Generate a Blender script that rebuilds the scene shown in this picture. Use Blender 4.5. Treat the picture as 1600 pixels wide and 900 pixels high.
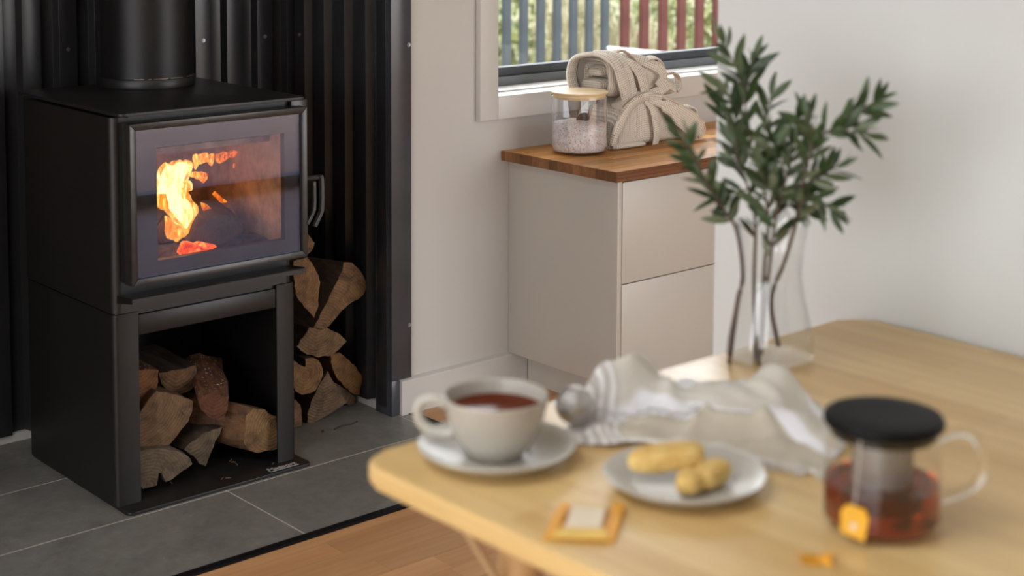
import bpy, bmesh, math, random
from mathutils import Vector, Matrix, noise
S = bpy.context.scene
for o in list(bpy.data.objects): bpy.data.objects.remove(o)
COL = S.collection
R = random.Random(7)
PI = math.pi

# ------------------------------------------------------------------ camera
cam_d = bpy.data.cameras.new('camera'); cam = bpy.data.objects.new('camera', cam_d); COL.objects.link(cam)
cam_d.sensor_width = 36; cam_d.lens = 54.57; cam_d.shift_y = -0.2524
fw = Vector((0.65799, 0.74824, -0.0846)).normalized()
rt = Vector((0.75100, -0.66030, 0.00407)); rt = (rt - rt.dot(fw)*fw).normalized(); up = rt.cross(fw)
cam.matrix_world = Matrix(((rt.x, up.x, -fw.x, 0), (rt.y, up.y, -fw.y, 0), (rt.z, up.z, -fw.z, 1.33), (0, 0, 0, 1)))
cam_d.dof.use_dof = True; cam_d.dof.focus_distance = 3.72; cam_d.dof.aperture_fstop = 3.9
cam_d.clip_start = 0.02
S.camera = cam

# ------------------------------------------------------------------ sky, window portals, exposure
wd = bpy.data.worlds.new('sky'); S.world = wd; wd.use_nodes = True
nt = wd.node_tree; bgn = nt.nodes['Background']
tc = nt.nodes.new('ShaderNodeTexCoord'); sp = nt.nodes.new('ShaderNodeSeparateXYZ'); cr = nt.nodes.new('ShaderNodeValToRGB')
nt.links.new(tc.outputs['Generated'], sp.inputs[0]); nt.links.new(sp.outputs['Z'], cr.inputs[0]); nt.links.new(cr.outputs[0], bgn.inputs[0])
cr.color_ramp.elements[0].position = 0.0; cr.color_ramp.elements[0].color = (0.98, 0.98, 1.0, 1)
cr.color_ramp.elements[1].position = 0.7; cr.color_ramp.elements[1].color = (0.90, 0.95, 1.0, 1)
bgn.inputs[1].default_value = 4.6

def portal(name, loc, rot, sx, sy):
    l = bpy.data.lights.new(name, 'AREA'); l.shape = 'RECTANGLE'; l.size = sx; l.size_y = sy
    l.cycles.is_portal = True
    o = bpy.data.objects.new(name, l); COL.objects.link(o); o.location = loc; o.rotation_euler = rot
portal('portal_back', (3.54, 3.40, 1.42), (-PI/2, 0, 0), 1.74, 1.26)
portal('portal_left', (-2.32, 0.6, 1.25), (0, -PI/2, 0), 1.9, 3.7)
portal('portal_door', (3.60, -0.17, 1.05), (PI/2, 0, 0), 2.1, 2.1)
portal('portal_added_skylight', (0.0, 1.45, 2.72), (0, 0, 0), 1.0, 1.3)  # unseen skylight, added for more light from above
vs = S.view_settings
vs.view_transform = 'Standard'; vs.look = 'None'; vs.gamma = 1; vs.use_curve_mapping = False
vs.exposure = 0.35

# ------------------------------------------------------------------ helpers
WL = {}                                   # world location of every object (no rotated parents)
def link(o, parent, wl):
    COL.objects.link(o); WL[o.name] = Vector(wl)
    if parent is not None:
        o.parent = parent; o.location = Vector(wl) - WL[parent.name]
    else: o.location = wl
    return o
def tag(o, label=None, cat=None, group=None, kind=None):
    if label: o['label'] = label
    if cat: o['category'] = cat
    if group: o['group'] = group
    if kind: o['kind'] = kind
    return o
def thing(name, label, cat, loc, group=None):
    o = bpy.data.objects.new(name, None); o.empty_display_size = 0.05
    link(o, None, loc); return tag(o, label, cat, group)
def setting(name, loc=(0, 0, 0)):
    o = bpy.data.objects.new(name, None); link(o, None, loc); o['kind'] = 'structure'; return o
def mesh(name, V, F, mat, parent=None, smooth=False, uv=None, origin=None, mats=None, auto=None):
    V = [Vector(v) for v in V]
    if origin is None:
        lo = Vector([min(v[i] for v in V) for i in range(3)]); hi = Vector([max(v[i] for v in V) for i in range(3)])
        origin = (lo+hi)/2
        if parent is None: origin.z = lo.z
    origin = Vector(origin)
    me = bpy.data.meshes.new(name); me.from_pydata([v-origin for v in V], [], F)
    if uv:
        l = me.uv_layers.new(name='UVMap')
        for lp in me.loops: l.data[lp.index].uv = uv[lp.vertex_index]
    me.materials.append(mat)
    for m in mats or []: me.materials.append(m)
    if smooth:
        for p in me.polygons: p.use_smooth = True
        if auto: me.set_sharp_from_angle(angle=math.radians(auto))
    me.update()
    return link(bpy.data.objects.new(name, me), parent, origin)
def bm_out(name, bm, mat, parent=None, smooth=False, auto=None, origin=None):
    bm.verts.ensure_lookup_table()
    bmesh.ops.recalc_face_normals(bm, faces=bm.faces)
    bm.verts.index_update()
    V = [v.co.copy() for v in bm.verts]; F = [[v.index for v in f.verts] for f in bm.faces]; bm.free()
    return mesh(name, V, F, mat, parent, smooth, auto=auto, origin=origin)
def bm_box(bm, x0, x1, y0, y1, z0, z1, bev=0, seg=2):
    r = bmesh.ops.create_cube(bm, size=1)
    for v in r['verts']:
        v.co = Vector((x0+(v.co.x+.5)*(x1-x0), y0+(v.co.y+.5)*(y1-y0), z0+(v.co.z+.5)*(z1-z0)))
    if bev:
        es = list({e for v in r['verts'] for e in v.link_edges})
        bmesh.ops.bevel(bm, geom=es, offset=bev, segments=seg, profile=.5, affect='EDGES')
def box(name, x0, x1, y0, y1, z0, z1, mat, parent=None, bev=0, seg=2):
    bm = bmesh.new(); bm_box(bm, x0, x1, y0, y1, z0, z1, bev, seg)
    return bm_out(name, bm, mat, parent, smooth=bev > 0, auto=35)
def boxes(name, L, mat, parent=None, bev=0):
    bm = bmesh.new()
    for b in L: bm_box(bm, *b, bev)
    return bm_out(name, bm, mat, parent, smooth=bev > 0, auto=35)
def lathe(name, prof, c, mat, parent=None, n=48, smooth=True, auto=40, close=False):
    V = []; F = []
    for r, z in prof:
        for i in range(n):
            a = 2*PI*i/n; V.append((c[0]+r*math.cos(a), c[1]+r*math.sin(a), c[2]+z))
    m = len(prof)
    for j in range(m-1 if not close else m):
        k = (j+1) % m
        for i in range(n):
            F.append((j*n+i, j*n+(i+1) % n, k*n+(i+1) % n, k*n+i))
    if not close:
        if prof[0][0] > 1e-6: F.append(tuple(range(n))[::-1])
        if prof[-1][0] > 1e-6: F.append(tuple((m-1)*n+i for i in range(n)))
    bm = bmesh.new(); vs_ = [bm.verts.new(v) for v in V]
    for f in F: bm.faces.new([vs_[i] for i in f])
    bmesh.ops.remove_doubles(bm, verts=bm.verts, dist=1e-6)
    return bm_out(name, bm, mat, parent, smooth, auto)
def shell(name, prof, c, mat, parent=None, n=48):       # open profile, no caps
    V = []; F = []
    for r, z in prof:
        for i in range(n):
            a = 2*PI*i/n; V.append((c[0]+r*math.cos(a), c[1]+r*math.sin(a), c[2]+z))
    for j in range(len(prof)-1):
        for i in range(n): F.append((j*n+i, j*n+(i+1) % n, (j+1)*n+(i+1) % n, (j+1)*n+i))
    return mesh(name, V, F, mat, parent, True)
def catmull(P, k=6):
    P = [Vector(p) for p in P]; out = []
    for i in range(len(P)-1):
        a = P[i-1] if i else P[0]*2-P[1]; b = P[i]; c = P[i+1]; d = P[i+2] if i+2 < len(P) else P[-1]*2-P[-2]
        for j in range(k):
            t = j/k
            out.append(.5*((2*b)+(c-a)*t+(2*a-5*b+4*c-d)*t*t+(3*b-a-3*c+d)*t**3))
    out.append(P[-1]); return out
def tube(name, P, rad, mat, parent=None, n=8, flat=1.0, upv=(0, 0, 1), bm=None, closed=False):
    own = bm is None
    if own: bm = bmesh.new()
    P = [Vector(p) for p in P]; rings = []; N = len(P)
    for i, p in enumerate(P):
        if closed: t = (P[(i+1) % N]-P[i-1]).normalized()
        else: t = (P[min(i+1, N-1)]-P[max(i-1, 0)]).normalized()
        u = Vector(upv)
        if abs(t.dot(u)) > .95: u = Vector((1, 0, 0)) if abs(t.x) < .9 else Vector((0, 1, 0))
        a = t.cross(u).normalized(); b = a.cross(t).normalized()
        r = rad[i] if isinstance(rad, (list, tuple)) else rad
        rings.append([bm.verts.new(p+a*math.cos(2*PI*k/n)*r*flat+b*math.sin(2*PI*k/n)*r) for k in range(n)])
    for i in range(N if closed else N-1):
        A = rings[i]; B = rings[(i+1) % N]
        for k in range(n): bm.faces.new((A[k], A[(k+1) % n], B[(k+1) % n], B[k]))
    if not closed: bm.faces.new(rings[0][::-1]); bm.faces.new(rings[-1])
    if own: return bm_out(name, bm, mat, parent, True, auto=60)
def extr(name, poly, axis, a0, a1, mat, parent=None, smooth=False, auto=30, bev=0):
    """polygon extruded along an axis: axis 'x' -> poly (y,z); 'y' -> (x,z); 'z' -> (x,y)"""
    def pt(p, a): return {'x': (a, p[0], p[1]), 'y': (p[0], a, p[1]), 'z': (p[0], p[1], a)}[axis]
    bm = bmesh.new(); A = [bm.verts.new(pt(p, a0)) for p in poly]; B = [bm.verts.new(pt(p, a1)) for p in poly]; n = len(poly)
    for i in range(n): bm.faces.new((A[i], A[(i+1) % n], B[(i+1) % n], B[i]))
    fa = bm.faces.new(A[::-1]); fb = bm.faces.new(B)
    if bev:
        bmesh.ops.bevel(bm, geom=list({e for f in (fa, fb) for e in f.edges}), offset=bev, segments=3, profile=.5, affect='EDGES')
    return bm_out(name, bm, mat, parent, smooth, auto)
def rrect(x0, x1, y0, y1, r, k=5):
    out = []
    for cx, cy, a in ((x1-r, y1-r, 0), (x0+r, y1-r, 90), (x0+r, y0+r, 180), (x1-r, y0+r, 270)):
        for i in range(k+1):
            t = math.radians(a+90*i/k); out.append((cx+r*math.cos(t), cy+r*math.sin(t)))
    return out

# ------------------------------------------------------------------ materials
class NT:
    def __init__(s, name):
        s.m = bpy.data.materials.new(name); s.m.use_nodes = True; s.t = s.m.node_tree
        s.b = s.t.nodes['Principled BSDF']; s.out = s.t.nodes['Material Output']
    def n(s, typ, **kw):
        q = s.t.nodes.new('ShaderNode'+typ)
        for k, v in kw.items(): setattr(q, k, v)
        return q
    def l(s, a, b): s.t.links.new(a, b)
    def set(s, **kw):
        for k, v in kw.items():
            i = s.b.inputs[k.replace('_', ' ')]
            i.default_value = v if not isinstance(v, tuple) else (*v, 1)[:4]
    def coord(s, which='Object', scale=(1, 1, 1), rot=(0, 0, 0)):
        c = s.n('TexCoord'); m = s.n('Mapping'); m.inputs['Scale'].default_value = scale; m.inputs['Rotation'].default_value = rot
        s.l(c.outputs[which], m.inputs[0]); return m.outputs[0]
    def noise(s, vec, scale, detail=4, rough=.55, dist=0):
        q = s.n('TexNoise'); q.inputs['Scale'].default_value = scale; q.inputs['Detail'].default_value = detail
        q.inputs['Roughness'].default_value = rough; q.inputs['Distortion'].default_value = dist; s.l(vec, q.inputs['Vector']); return q.outputs['Fac']
    def ramp(s, fac, stops):
        q = s.n('ValToRGB'); e = q.color_ramp.elements
        while len(e) < len(stops): e.new(.5)
        for k, (p, c) in enumerate(stops): e[k].position = p; e[k].color = (*c, 1) if len(c) == 3 else c
        s.l(fac, q.inputs[0]); return q.outputs[0]
    def mix(s, a, b, fac, blend='MIX'):
        q = s.n('Mix', data_type='RGBA', blend_type=blend)
        for sock, v in ((q.inputs[0], fac), (q.inputs[6], a), (q.inputs[7], b)):
            if hasattr(v, 'is_linked'): s.l(v, sock)
            else: sock.default_value = v if not isinstance(v, tuple) else (*v, 1)
        return q.outputs[2]
    def bump(s, h, strength=.3, dist=.002):
        q = s.n('Bump'); q.inputs['Strength'].default_value = strength; q.inputs['Distance'].default_value = dist
        s.l(h, q.inputs['Height']); s.l(q.outputs[0], s.b.inputs['Normal'])
    def math(s, op, a, b=None):
        q = s.n('Math', operation=op)
        for k, v in enumerate((a, b)):
            if v is None: continue
            if hasattr(v, 'is_linked'): s.l(v, q.inputs[k])
            else: q.inputs[k].default_value = v
        return q.outputs[0]
def plain(name, c, rough=.5, metal=0, spec=.5, nscale=0, var=.12, bump=0, bscale=200, **kw):
    t = NT(name); t.set(Base_Color=c, Roughness=rough, Metallic=metal); t.b.inputs['Specular IOR Level'].default_value = spec
    for k, v in kw.items(): t.b.inputs[k.replace('_', ' ')].default_value = v
    if nscale:
        f = t.noise(t.coord(), nscale); d = tuple(x*(1-var) for x in c); u = tuple(min(1, x*(1+var)) for x in c)
        t.l(t.ramp(f, [(.3, d), (.7, u)]), t.b.inputs['Base Color'])
    if bump: t.bump(t.noise(t.coord(), bscale, 3), bump, .001)
    return t.m
def wood(name, stops, axis='x', fine=60, rough=.45, rnd=.25, bump=.1, stretch=14, big=6, spec=.4, objcol=False, coord='Object'):
    """grain runs along the axis; each object gets its own tone"""
    t = NT(name); sc = {'x': (1/stretch, 1, 1), 'y': (1, 1/stretch, 1), 'z': (1, 1, 1/stretch)}[axis]
    oi = t.n('ObjectInfo'); v = t.coord(coord, sc)
    va = t.n('VectorMath', operation='ADD'); t.l(v, va.inputs[0])
    cmb = t.n('CombineXYZ'); mul = t.math('MULTIPLY', oi.outputs['Random'], 37.0)
    for k in range(3): t.l(mul, cmb.inputs[k])
    t.l(cmb.outputs[0], va.inputs[1]); v = va.outputs[0]
    f1 = t.noise(v, fine, 5, .6, .3); f2 = t.noise(v, big, 3, .5, .6)
    f = t.math('ADD', t.math('MULTIPLY', f1, .45), t.math('MULTIPLY', f2, .55))
    c = t.ramp(f, stops)
    if rnd:
        br = t.math('ADD', t.math('MULTIPLY', oi.outputs['Random'], 2*rnd), 1-rnd)
        hs = t.n('HueSaturation'); t.l(c, hs.inputs['Color']); t.l(br, hs.inputs['Value']); c = hs.outputs[0]
    if objcol: c = t.mix(c, oi.outputs['Color'], 1.0, 'MULTIPLY')
    t.l(c, t.b.inputs['Base Color']); t.set(Roughness=rough); t.b.inputs['Specular IOR Level'].default_value = spec
    if bump: t.bump(f1, bump, .002)
    return t.m
def thin_glass(name, tint=(1, 1, 1), refl=1.0, ior=1.5, rough=0.0, gcol=(1, 1, 1)):
    t = NT(name); fr = t.n('Fresnel'); fr.inputs[0].default_value = ior
    tr = t.n('BsdfTransparent'); tr.inputs[0].default_value = (*tint, 1)
    gl = t.n('BsdfGlossy'); gl.inputs['Roughness'].default_value = rough; gl.inputs[0].default_value = (*gcol, 1)
    ge = t.n('NewGeometry'); front = t.math('SUBTRACT', 1.0, ge.outputs['Backfacing'])     # one reflection per pane, on its outer side
    mx = t.n('MixShader'); t.l(t.math('MULTIPLY', t.math('MINIMUM', t.math('MULTIPLY', fr.outputs[0], refl), 1.0), front), mx.inputs[0])
    t.l(tr.outputs[0], mx.inputs[1]); t.l(gl.outputs[0], mx.inputs[2]); t.l(mx.outputs[0], t.out.inputs[0]); return t.m

m_plaster = plain('plaster paint', (.525, .50, .465), .7, nscale=3, var=.015, bump=.04, bscale=350)  # warm floor bounce is mixed into this colour
m_plaster_lit = plain('lit wall paint', (.66, .69, .685), .7, nscale=3, var=.012, bump=.04, bscale=350)  # brighter, cooler copy of the wall paint; stronger light put into the colour
m_trim = plain('white satin paint', (.57, .545, .51), .4, nscale=8, var=.01)
m_ceil = plain('ceiling paint', (.8, .79, .77), .8, nscale=3, var=.01)
m_sheet = plain('black ribbed steel', (.021, .0213, .0225), .30, spec=.55, nscale=9, var=.15)
m_flash = plain('black steel flashing', (.042, .044, .052), .26, spec=.7, nscale=7, var=.15)
m_stove = plain('black stove enamel', (.011, .0105, .010), .42, spec=.5, nscale=30, var=.2, bump=.08, bscale=900)
m_stove2 = plain('charcoal stove paint', (.0095, .0085, .0078), .40, spec=.5, nscale=25, var=.15, bump=.08, bscale=900)
m_pipe = plain('matt black flue enamel', (.0065, .0062, .006), .42, spec=.36, nscale=25, var=.15)
m_frame = plain('dark bronze door frame', (.036, .033, .030), .30, metal=.4, spec=.6, nscale=40, var=.2)
m_steel = plain('brushed steel', (.55, .54, .52), .3, metal=1, nscale=60, var=.15)
m_screw = plain('screw head', (.30, .30, .29), .35, metal=.9, nscale=80, var=.2)
m_ceramic = plain('printed black ceramic border', (.02, .02, .024), .08, spec=.5, nscale=50, var=.1)
m_brick = plain('firebrick liner', (.36, .24, .16), .9, nscale=25, var=.35, bump=.3, bscale=120)
m_white = plain('white plastic laminate', (.78, .76, .73), .4, nscale=5, var=.01)
m_cab = plain('warm greige lacquer', (.46, .42, .365), .38, nscale=4, var=.012)
m_alu = plain('grey aluminium', (.070, .078, .088), .5, metal=0, spec=.3, nscale=20, var=.1)
m_porc = plain('off white glazed stoneware', (.47, .445, .39), .22, spec=.5, nscale=30, var=.06)
m_porc_lit = plain('lit off white stoneware', (.54, .52, .46), .34, spec=.5, nscale=30, var=.06)  # cup glaze lightened in the colour for light falling on plate and saucer
m_blackpl = plain('black plastic', (.006, .006, .007), .45, spec=.12, nscale=40, var=.1)
m_pane = thin_glass('window pane', (.97, .98, .98), 1.0)
m_alu2 = plain('pale grey aluminium', (.17, .185, .20), .5, spec=.3, nscale=20, var=.06)
m_clear = thin_glass('clear table glass', (.972, .975, .972), 1.6)
m_heat = thin_glass('heat glass', (.93, .92, .92), 2.4, gcol=(.37, .46, .80))
m_jar = thin_glass('clear jar glass', (.955, .955, .96), 2.0)
t = NT('solid clear glass'); t.set(Base_Color=(1, 1, 1), Roughness=0.0, IOR=1.45); t.b.inputs['Transmission Weight'].default_value = 1; m_glass = t.m
t = NT('brewed tea'); t.set(Base_Color=(.36, .032, .007), Roughness=0.0, IOR=1.33); t.b.inputs['Transmission Weight'].default_value = 1; m_tea = t.m
m_teatop = plain('tea surface', (.12, .024, .008), .10, spec=.06, nscale=30, var=.1)
# stone tile, grout, floor boards
t = NT('grey slate porcelain'); v = t.coord(); oi = t.n('ObjectInfo')
va = t.n('VectorMath', operation='ADD'); cm = t.n('CombineXYZ'); t.l(t.math('MULTIPLY', oi.outputs['Random'], 31.0), cm.inputs[0]); t.l(v, va.inputs[0]); t.l(cm.outputs[0], va.inputs[1]); v = va.outputs[0]
f1 = t.noise(v, 9, 6, .62, .6); f2 = t.noise(v, 42, 5, .7, .4)
c = t.mix(t.ramp(f1, [(.3, (.135, .131, .120)), (.7, (.25, .243, .222))]), t.ramp(f2, [(.35, (.13, .126, .116)), (.60, (.21, .204, .188)), (.74, (.34, .325, .30))]), .45)
t.l(c, t.b.inputs['Base Color']); t.set(Roughness=.42); t.bump(f2, .12, .002); m_tile = t.m
m_grout = plain('pale grout', (.50, .46, .41), .85, nscale=120, var=.15)
m_floor = wood('oak strip floor', [(.25, (.40, .20, .085)), (.5, (.52, .275, .12)), (.75, (.62, .36, .175))], 'x', 70, .5, .13, .06, 16, 9, spec=.3)
m_table = None
t = NT('pale beech butcher block'); v0 = t.coord('Object')
br = t.n('TexBrick'); mp = t.n('Mapping'); mp.inputs['Rotation'].default_value = (0, 0, PI/2); t.l(v0, mp.inputs[0]); t.l(mp.outputs[0], br.inputs['Vector'])
br.inputs['Scale'].default_value = 1; br.inputs['Brick Width'].default_value = .42; br.inputs['Row Height'].default_value = .052; br.inputs['Mortar Size'].default_value = .0006; br.offset = .37
br.inputs['Color1'].default_value = (.68, .44, .165, 1); br.inputs['Color2'].default_value = (.84, .62, .29, 1); br.inputs['Mortar'].default_value = (.62, .40, .18, 1)
g = t.noise(t.coord('Object', (1, .06, 1)), 60, 4, .6, .4)
c = t.mix(br.outputs[0], t.ramp(g, [(.3, (.80, .76, .70)), (.7, (1, 1, 1))]), .8, 'MULTIPLY')
t.l(c, t.b.inputs['Base Color']); t.set(Roughness=.33); t.b.inputs['Specular IOR Level'].default_value = .5; m_table = t.m
m_leg = wood('beech leg', [(.3, (.50, .30, .13)), (.7, (.62, .40, .19))], 'z', 50, .4, .05, .05)
m_acacia = wood('oiled acacia block', [(.2, (.30, .115, .03)), (.5, (.56, .265, .075)), (.8, (.72, .40, .13))], 'x', 90, .42, .30, .05, 12, 12, spec=.2)
m_lid = wood('pale bamboo', [(.3, (.60, .42, .22)), (.7, (.72, .54, .32))], 'x', 90, .45, .03, .03)
m_darkwood = wood('walnut scoop wood', [(.3, (.06, .03, .02)), (.7, (.13, .07, .045))], 'z', 80, .6, .05, .05)

# ------------------------------------------------------------------ setting: room shell
W = 3.128                                     # plaster face of the back wall
HZ = 2.45
HX1, HY0 = 2.385, 2.648                       # tiled hearth: right and front edge
floor = setting('floor')
boxes('subfloor', [(-2.3, 5.7, -2.2, 3.7, -.12, -.004)], m_floor, floor)
boxes('floor_margin', [(-2.3, .5, -2.2, HY0-.022, -.004, 0), (.5, 5.7, -2.2, 1.2, -.004, 0), (3.4, 5.7, 1.2, 3.2, -.004, 0), (-2.3, .5, HY0-.02, 3.2, -.004, 0)], m_floor, floor)
rows = []
y = 1.2; SW = .066
plank_meshes = {}
while y < 3.12:
    x = .5 - R.random()*.4
    while x < 3.4:
        L = R.choice([.36, .44, .52, .60]); a, b = max(x, .5), min(x+L, 3.4)
        y1 = min(y+SW, 3.125)
        segs = [(a, b)]
        if y1 > HY0-.02:                       # beside the hearth only
            segs = [(max(a, HX1+.02), b)] if b > HX1+.04 else []
        for a, b in segs:
            if b-a > .02:
                yy1 = y1
                if y < HY0-.02 < y1 and a < HX1: yy1 = HY0-.021
                bm = bmesh.new(); g = .0004; bm_box(bm, a+g, b-g, y+g, yy1-g, -.004, R.uniform(-.00015, .00015))
                bm_out('plank', bm, m_floor, floor)
        x += L
    y += SW
# gap filler between last clipped row and edging
# tiles
box('grout_bed', .9, HX1, HY0, 3.62, -.02, -.0006, m_grout, floor)
GX = [.9, 1.159, 1.759, 2.359, HX1]; GY = [HY0, 2.962, 3.269, 3.575]
for j in range(3):
    for i in range(4):
        box('tile', GX[i]+.0019, GX[i+1]-.0019, GY[j]+.0019, GY[j+1]-.0019, -.015, 0, m_tile, floor, bev=.0007, seg=1)
edg = setting('trim_1')
box('edging', .88, HX1+.02, HY0-.02, HY0, -.02, .002, m_blackpl, edg)
box('edging', HX1, HX1+.02, HY0, 3.109, -.02, .002, m_blackpl, edg)

wx0, wx1, wz0, wz1 = 2.686, 4.40, .802, 2.05   # window opening
wb = setting('wall_back')
boxes('plaster', [(-2.3, .86, W, W+.5, 0, HZ), (2.38, wx0-.012, W, W+.25, 0, HZ), (wx0-.012, wx1+.012, W, W+.25, 0, wz0-.012), (wx0-.012, wx1+.012, W, W+.25, wz1+.012, HZ), (wx1+.012, 5.7, W, W+.25, 0, HZ)], m_plaster, wb)
box('wall_alcove_backing', .86, 2.39, 3.612, 3.65, 0, HZ, m_plaster)['kind'] = 'structure'
def profile(u0, u1, ref, p=.094, crest=.046, sl=.008, dep=.02):
    """trapezoid rib profile: list of (u, offset towards the room)"""
    pts = [(-crest/2, dep), (crest/2, dep), (crest/2+sl, 0), (p-crest/2-sl, 0)]
    out = []; k = math.floor((u0-ref)/p)-1
    while ref+k*p < u1+p:
        for a, d in pts:
            u = ref+k*p+a
            if u0 <= u <= u1: out.append((u, d))
        k += 1
    out = [(u0, out[0][1])]+out+[(u1, out[-1][1])]
    return out
def sheet(name, pts, z0, z1, mat, parent):
    V = [(x, y, z0) for x, y in pts]+[(x, y, z1) for x, y in pts]; n = len(pts)
    o = mesh(name, V, [(i, i+1, n+i+1, n+i) for i in range(n-1)], mat, parent, True, auto=12)
    m = o.modifiers.new('thickness', 'SOLIDIFY'); m.thickness = .0012; m.offset = 0
    b = o.modifiers.new('bend', 'BEVEL'); b.width = .003; b.segments = 2; b.limit_method = 'ANGLE'; b.angle_limit = math.radians(20)
    return o
def screw(parent, x, y, z, ax):
    bm = bmesh.new()
    d = Vector((0, -1, 0)) if ax == 'y' else Vector((-1, 0, 0))
    rot = d.to_track_quat('Z', 'Y').to_matrix().to_4x4()
    for r, h0, h1, n in ((.0058, -.001, .0012, 20), (.0038, .001, .0042, 6)):
        bmesh.ops.create_cone(bm, cap_ends=True, segments=n, radius1=r, radius2=r*.92, depth=h1-h0, matrix=Matrix.Translation(Vector((x, y, z)))@rot@Matrix.Translation((0, 0, (h0+h1)/2)))
    return bm_out('screw', bm, m_screw, parent)
wab = setting('wall_alcove_back')
sheet('ribbed_sheet', [(u, 3.588-d) for u, d in profile(.87, 2.352, 2.063)], .020, HZ-.01, m_sheet, wab)
for k in range(-6, 3):
    if k % 2 == 0 and k != -2: screw(wab, 2.063+.094*k, 3.5675, .955, 'y')
war = setting('wall_alcove_right')
sheet('ribbed_sheet', [(2.357-d, u) for u, d in profile(3.14, 3.588, 3.53, p=.0935, crest=.046)], .020, HZ-.01, m_sheet, war)
screw(war, 2.3365, 3.53, .958, 'x'); screw(war, 2.3365, 3.53, .30, 'x')
box('backing', 2.36, 2.39, 3.14, 3.64, 0, HZ, m_plaster, war)
wal = setting('wall_alcove_left')
sheet('ribbed_sheet', [(.872+d, u) for u, d in profile(3.14, 3.588, 3.53)], .020, HZ-.01, m_sheet, wal)
ba = setting('baseboard_alcove')
boxes('skirting', [(.875, 2.345, 3.576, 3.610, 0, .021), (2.346, 2.359, 3.19, 3.576, 0, .021)], m_trim, ba)
tr2 = setting('trim_2')
boxes('corner_flashing', [(2.337, 2.401, 3.118, 3.1275, .093, HZ), (2.337, 2.362, 3.118, 3.1275, 0, .093), (2.337, 2.3445, 3.1275, 3.188, 0, HZ)], m_flash, tr2, bev=.0012)
screw(tr2, 2.3935, 3.118, .957, 'y'); screw(tr2, 2.3935, 3.118, .232, 'y')
bb = setting('baseboard_back')
extr('skirting', [(W, 0), (3.110, 0), (3.110, .0865), (3.1125, .089), (W, .093)], 'x', 2.364, 2.797, m_trim, bb)

# left wall with its large window, wall behind the camera, partition by the table, wall of the next room
wl = setting('wall_left')
boxes('plaster', [(-2.45, -2.3, -2.2, -1.25, 0, HZ), (-2.45, -2.3, 2.45, 3.3, 0, HZ), (-2.45, -2.3, -1.25, 2.45, 0, .3), (-2.45, -2.3, -1.25, 2.45, 2.2, HZ)], m_plaster, wl)
wf = setting('wall_front'); boxes('plaster', [(-2.45, 1.93, -2.35, -2.2, 0, HZ)], m_plaster, wf)
wr = setting('wall_right')
extr('plaster', [(1.81, -2.2), (1.93, -2.2), (1.93, 1.578), (1.926, 1.582), (1.814, 1.582), (1.81, 1.578)], 'z', 0, HZ, m_plaster_lit, wr)
box('skirting', 1.798, 1.81, -2.2, 1.582, 0, .093, m_trim, wr)
wn = setting('wall_next_room')
boxes('plaster', [(1.93, 2.55, -.2, -.05, 0, HZ), (4.65, 5.7, -.2, -.05, 0, HZ), (2.55, 4.65, -.2, -.05, 2.1, HZ)], m_plaster, wn)
wrr = setting('wall_far_right'); boxes('plaster', [(5.7, 5.85, -.2, 3.4, 0, HZ)], m_plaster, wrr)
SKX, SKY = (-.50, .50), (.80, 2.10)          # invented skylight opening, added to brighten table and floor
boxes('ceiling', [(-2.45, SKX[0], -2.35, 3.7, HZ, HZ+.1), (SKX[1], 5.85, -2.35, 3.7, HZ, HZ+.1), (SKX[0], SKX[1], -2.35, SKY[0], HZ, HZ+.1), (SKX[0], SKX[1], SKY[1], 3.7, HZ, HZ+.1)], m_ceil)['kind'] = 'structure'
w3 = setting('added_skylight')  # kerb of the added, unseen skylight
boxes('added_skylight_kerb', [(SKX[0]-.04, SKX[0], SKY[0]-.04, SKY[1]+.04, HZ+.1, HZ+.25), (SKX[1], SKX[1]+.04, SKY[0]-.04, SKY[1]+.04, HZ+.1, HZ+.25), (SKX[0], SKX[1], SKY[0]-.04, SKY[0], HZ+.1, HZ+.25), (SKX[0], SKX[1], SKY[1], SKY[1]+.04, HZ+.1, HZ+.25)], m_ceil, w3)

# window_1: casing, sill, frame, pane
w1 = setting('window_1')
cy0, cy1 = 3.108, W
box('casing', wx0-.063, wx0, cy0, cy1, wz0-.062, wz1+.062, m_trim, w1, bev=.002)
box('casing', wx0, wx1+.063, cy0, cy1, wz0-.062, wz0, m_trim, w1, bev=.002)
box('casing', wx0, wx1+.063, cy0, cy1, wz1, wz1+.062, m_trim, w1, bev=.002)
box('casing', wx1, wx1+.063, cy0, cy1, wz0, wz1, m_trim, w1, bev=.002)
boxes('reveal', [(wx0-.012, wx0, cy1, 3.30, wz0-.012, wz1+.012), (wx1, wx1+.012, cy1, 3.30, wz0-.012, wz1+.012), (wx0, wx1, cy1, 3.30, wz1, wz1+.012)], m_trim, w1)
box('sill', wx0, wx1, cy1-.002, 3.172, wz0-.012, wz0, m_trim, w1, bev=.001)
box('sill_step', wx0, wx1, 3.176, 3.30, wz0-.012, wz0+.003, m_trim, w1, bev=.001)
fy = 3.262
boxes('outer_frame', [(wx0, wx1, fy, fy+.09, wz0+.003, wz0+.027), (wx0, wx0+.016, fy, fy+.09, wz0+.027, wz1), (wx1-.02, wx1, fy, fy+.09, wz0+.027, wz1), (wx0+.016, wx1-.02, fy, fy+.09, wz1-.03, wz1)], m_alu2, w1, bev=.0015)
boxes('sash', [(wx0+.016, wx1-.02, fy+.014, fy+.05, wz0+.0285, wz0+.052), (wx0+.017, wx0+.03, fy+.014, fy+.05, wz0+.052, wz1-.03), (wx1-.06, wx1-.021, fy+.014, fy+.05, wz0+.052, wz1-.03)], m_alu, w1, bev=.0015)
box('glass_pane', wx0+.028, wx1-.05, fy+.030, fy+.034, wz0+.046, wz1-.03, m_pane, w1)
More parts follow.
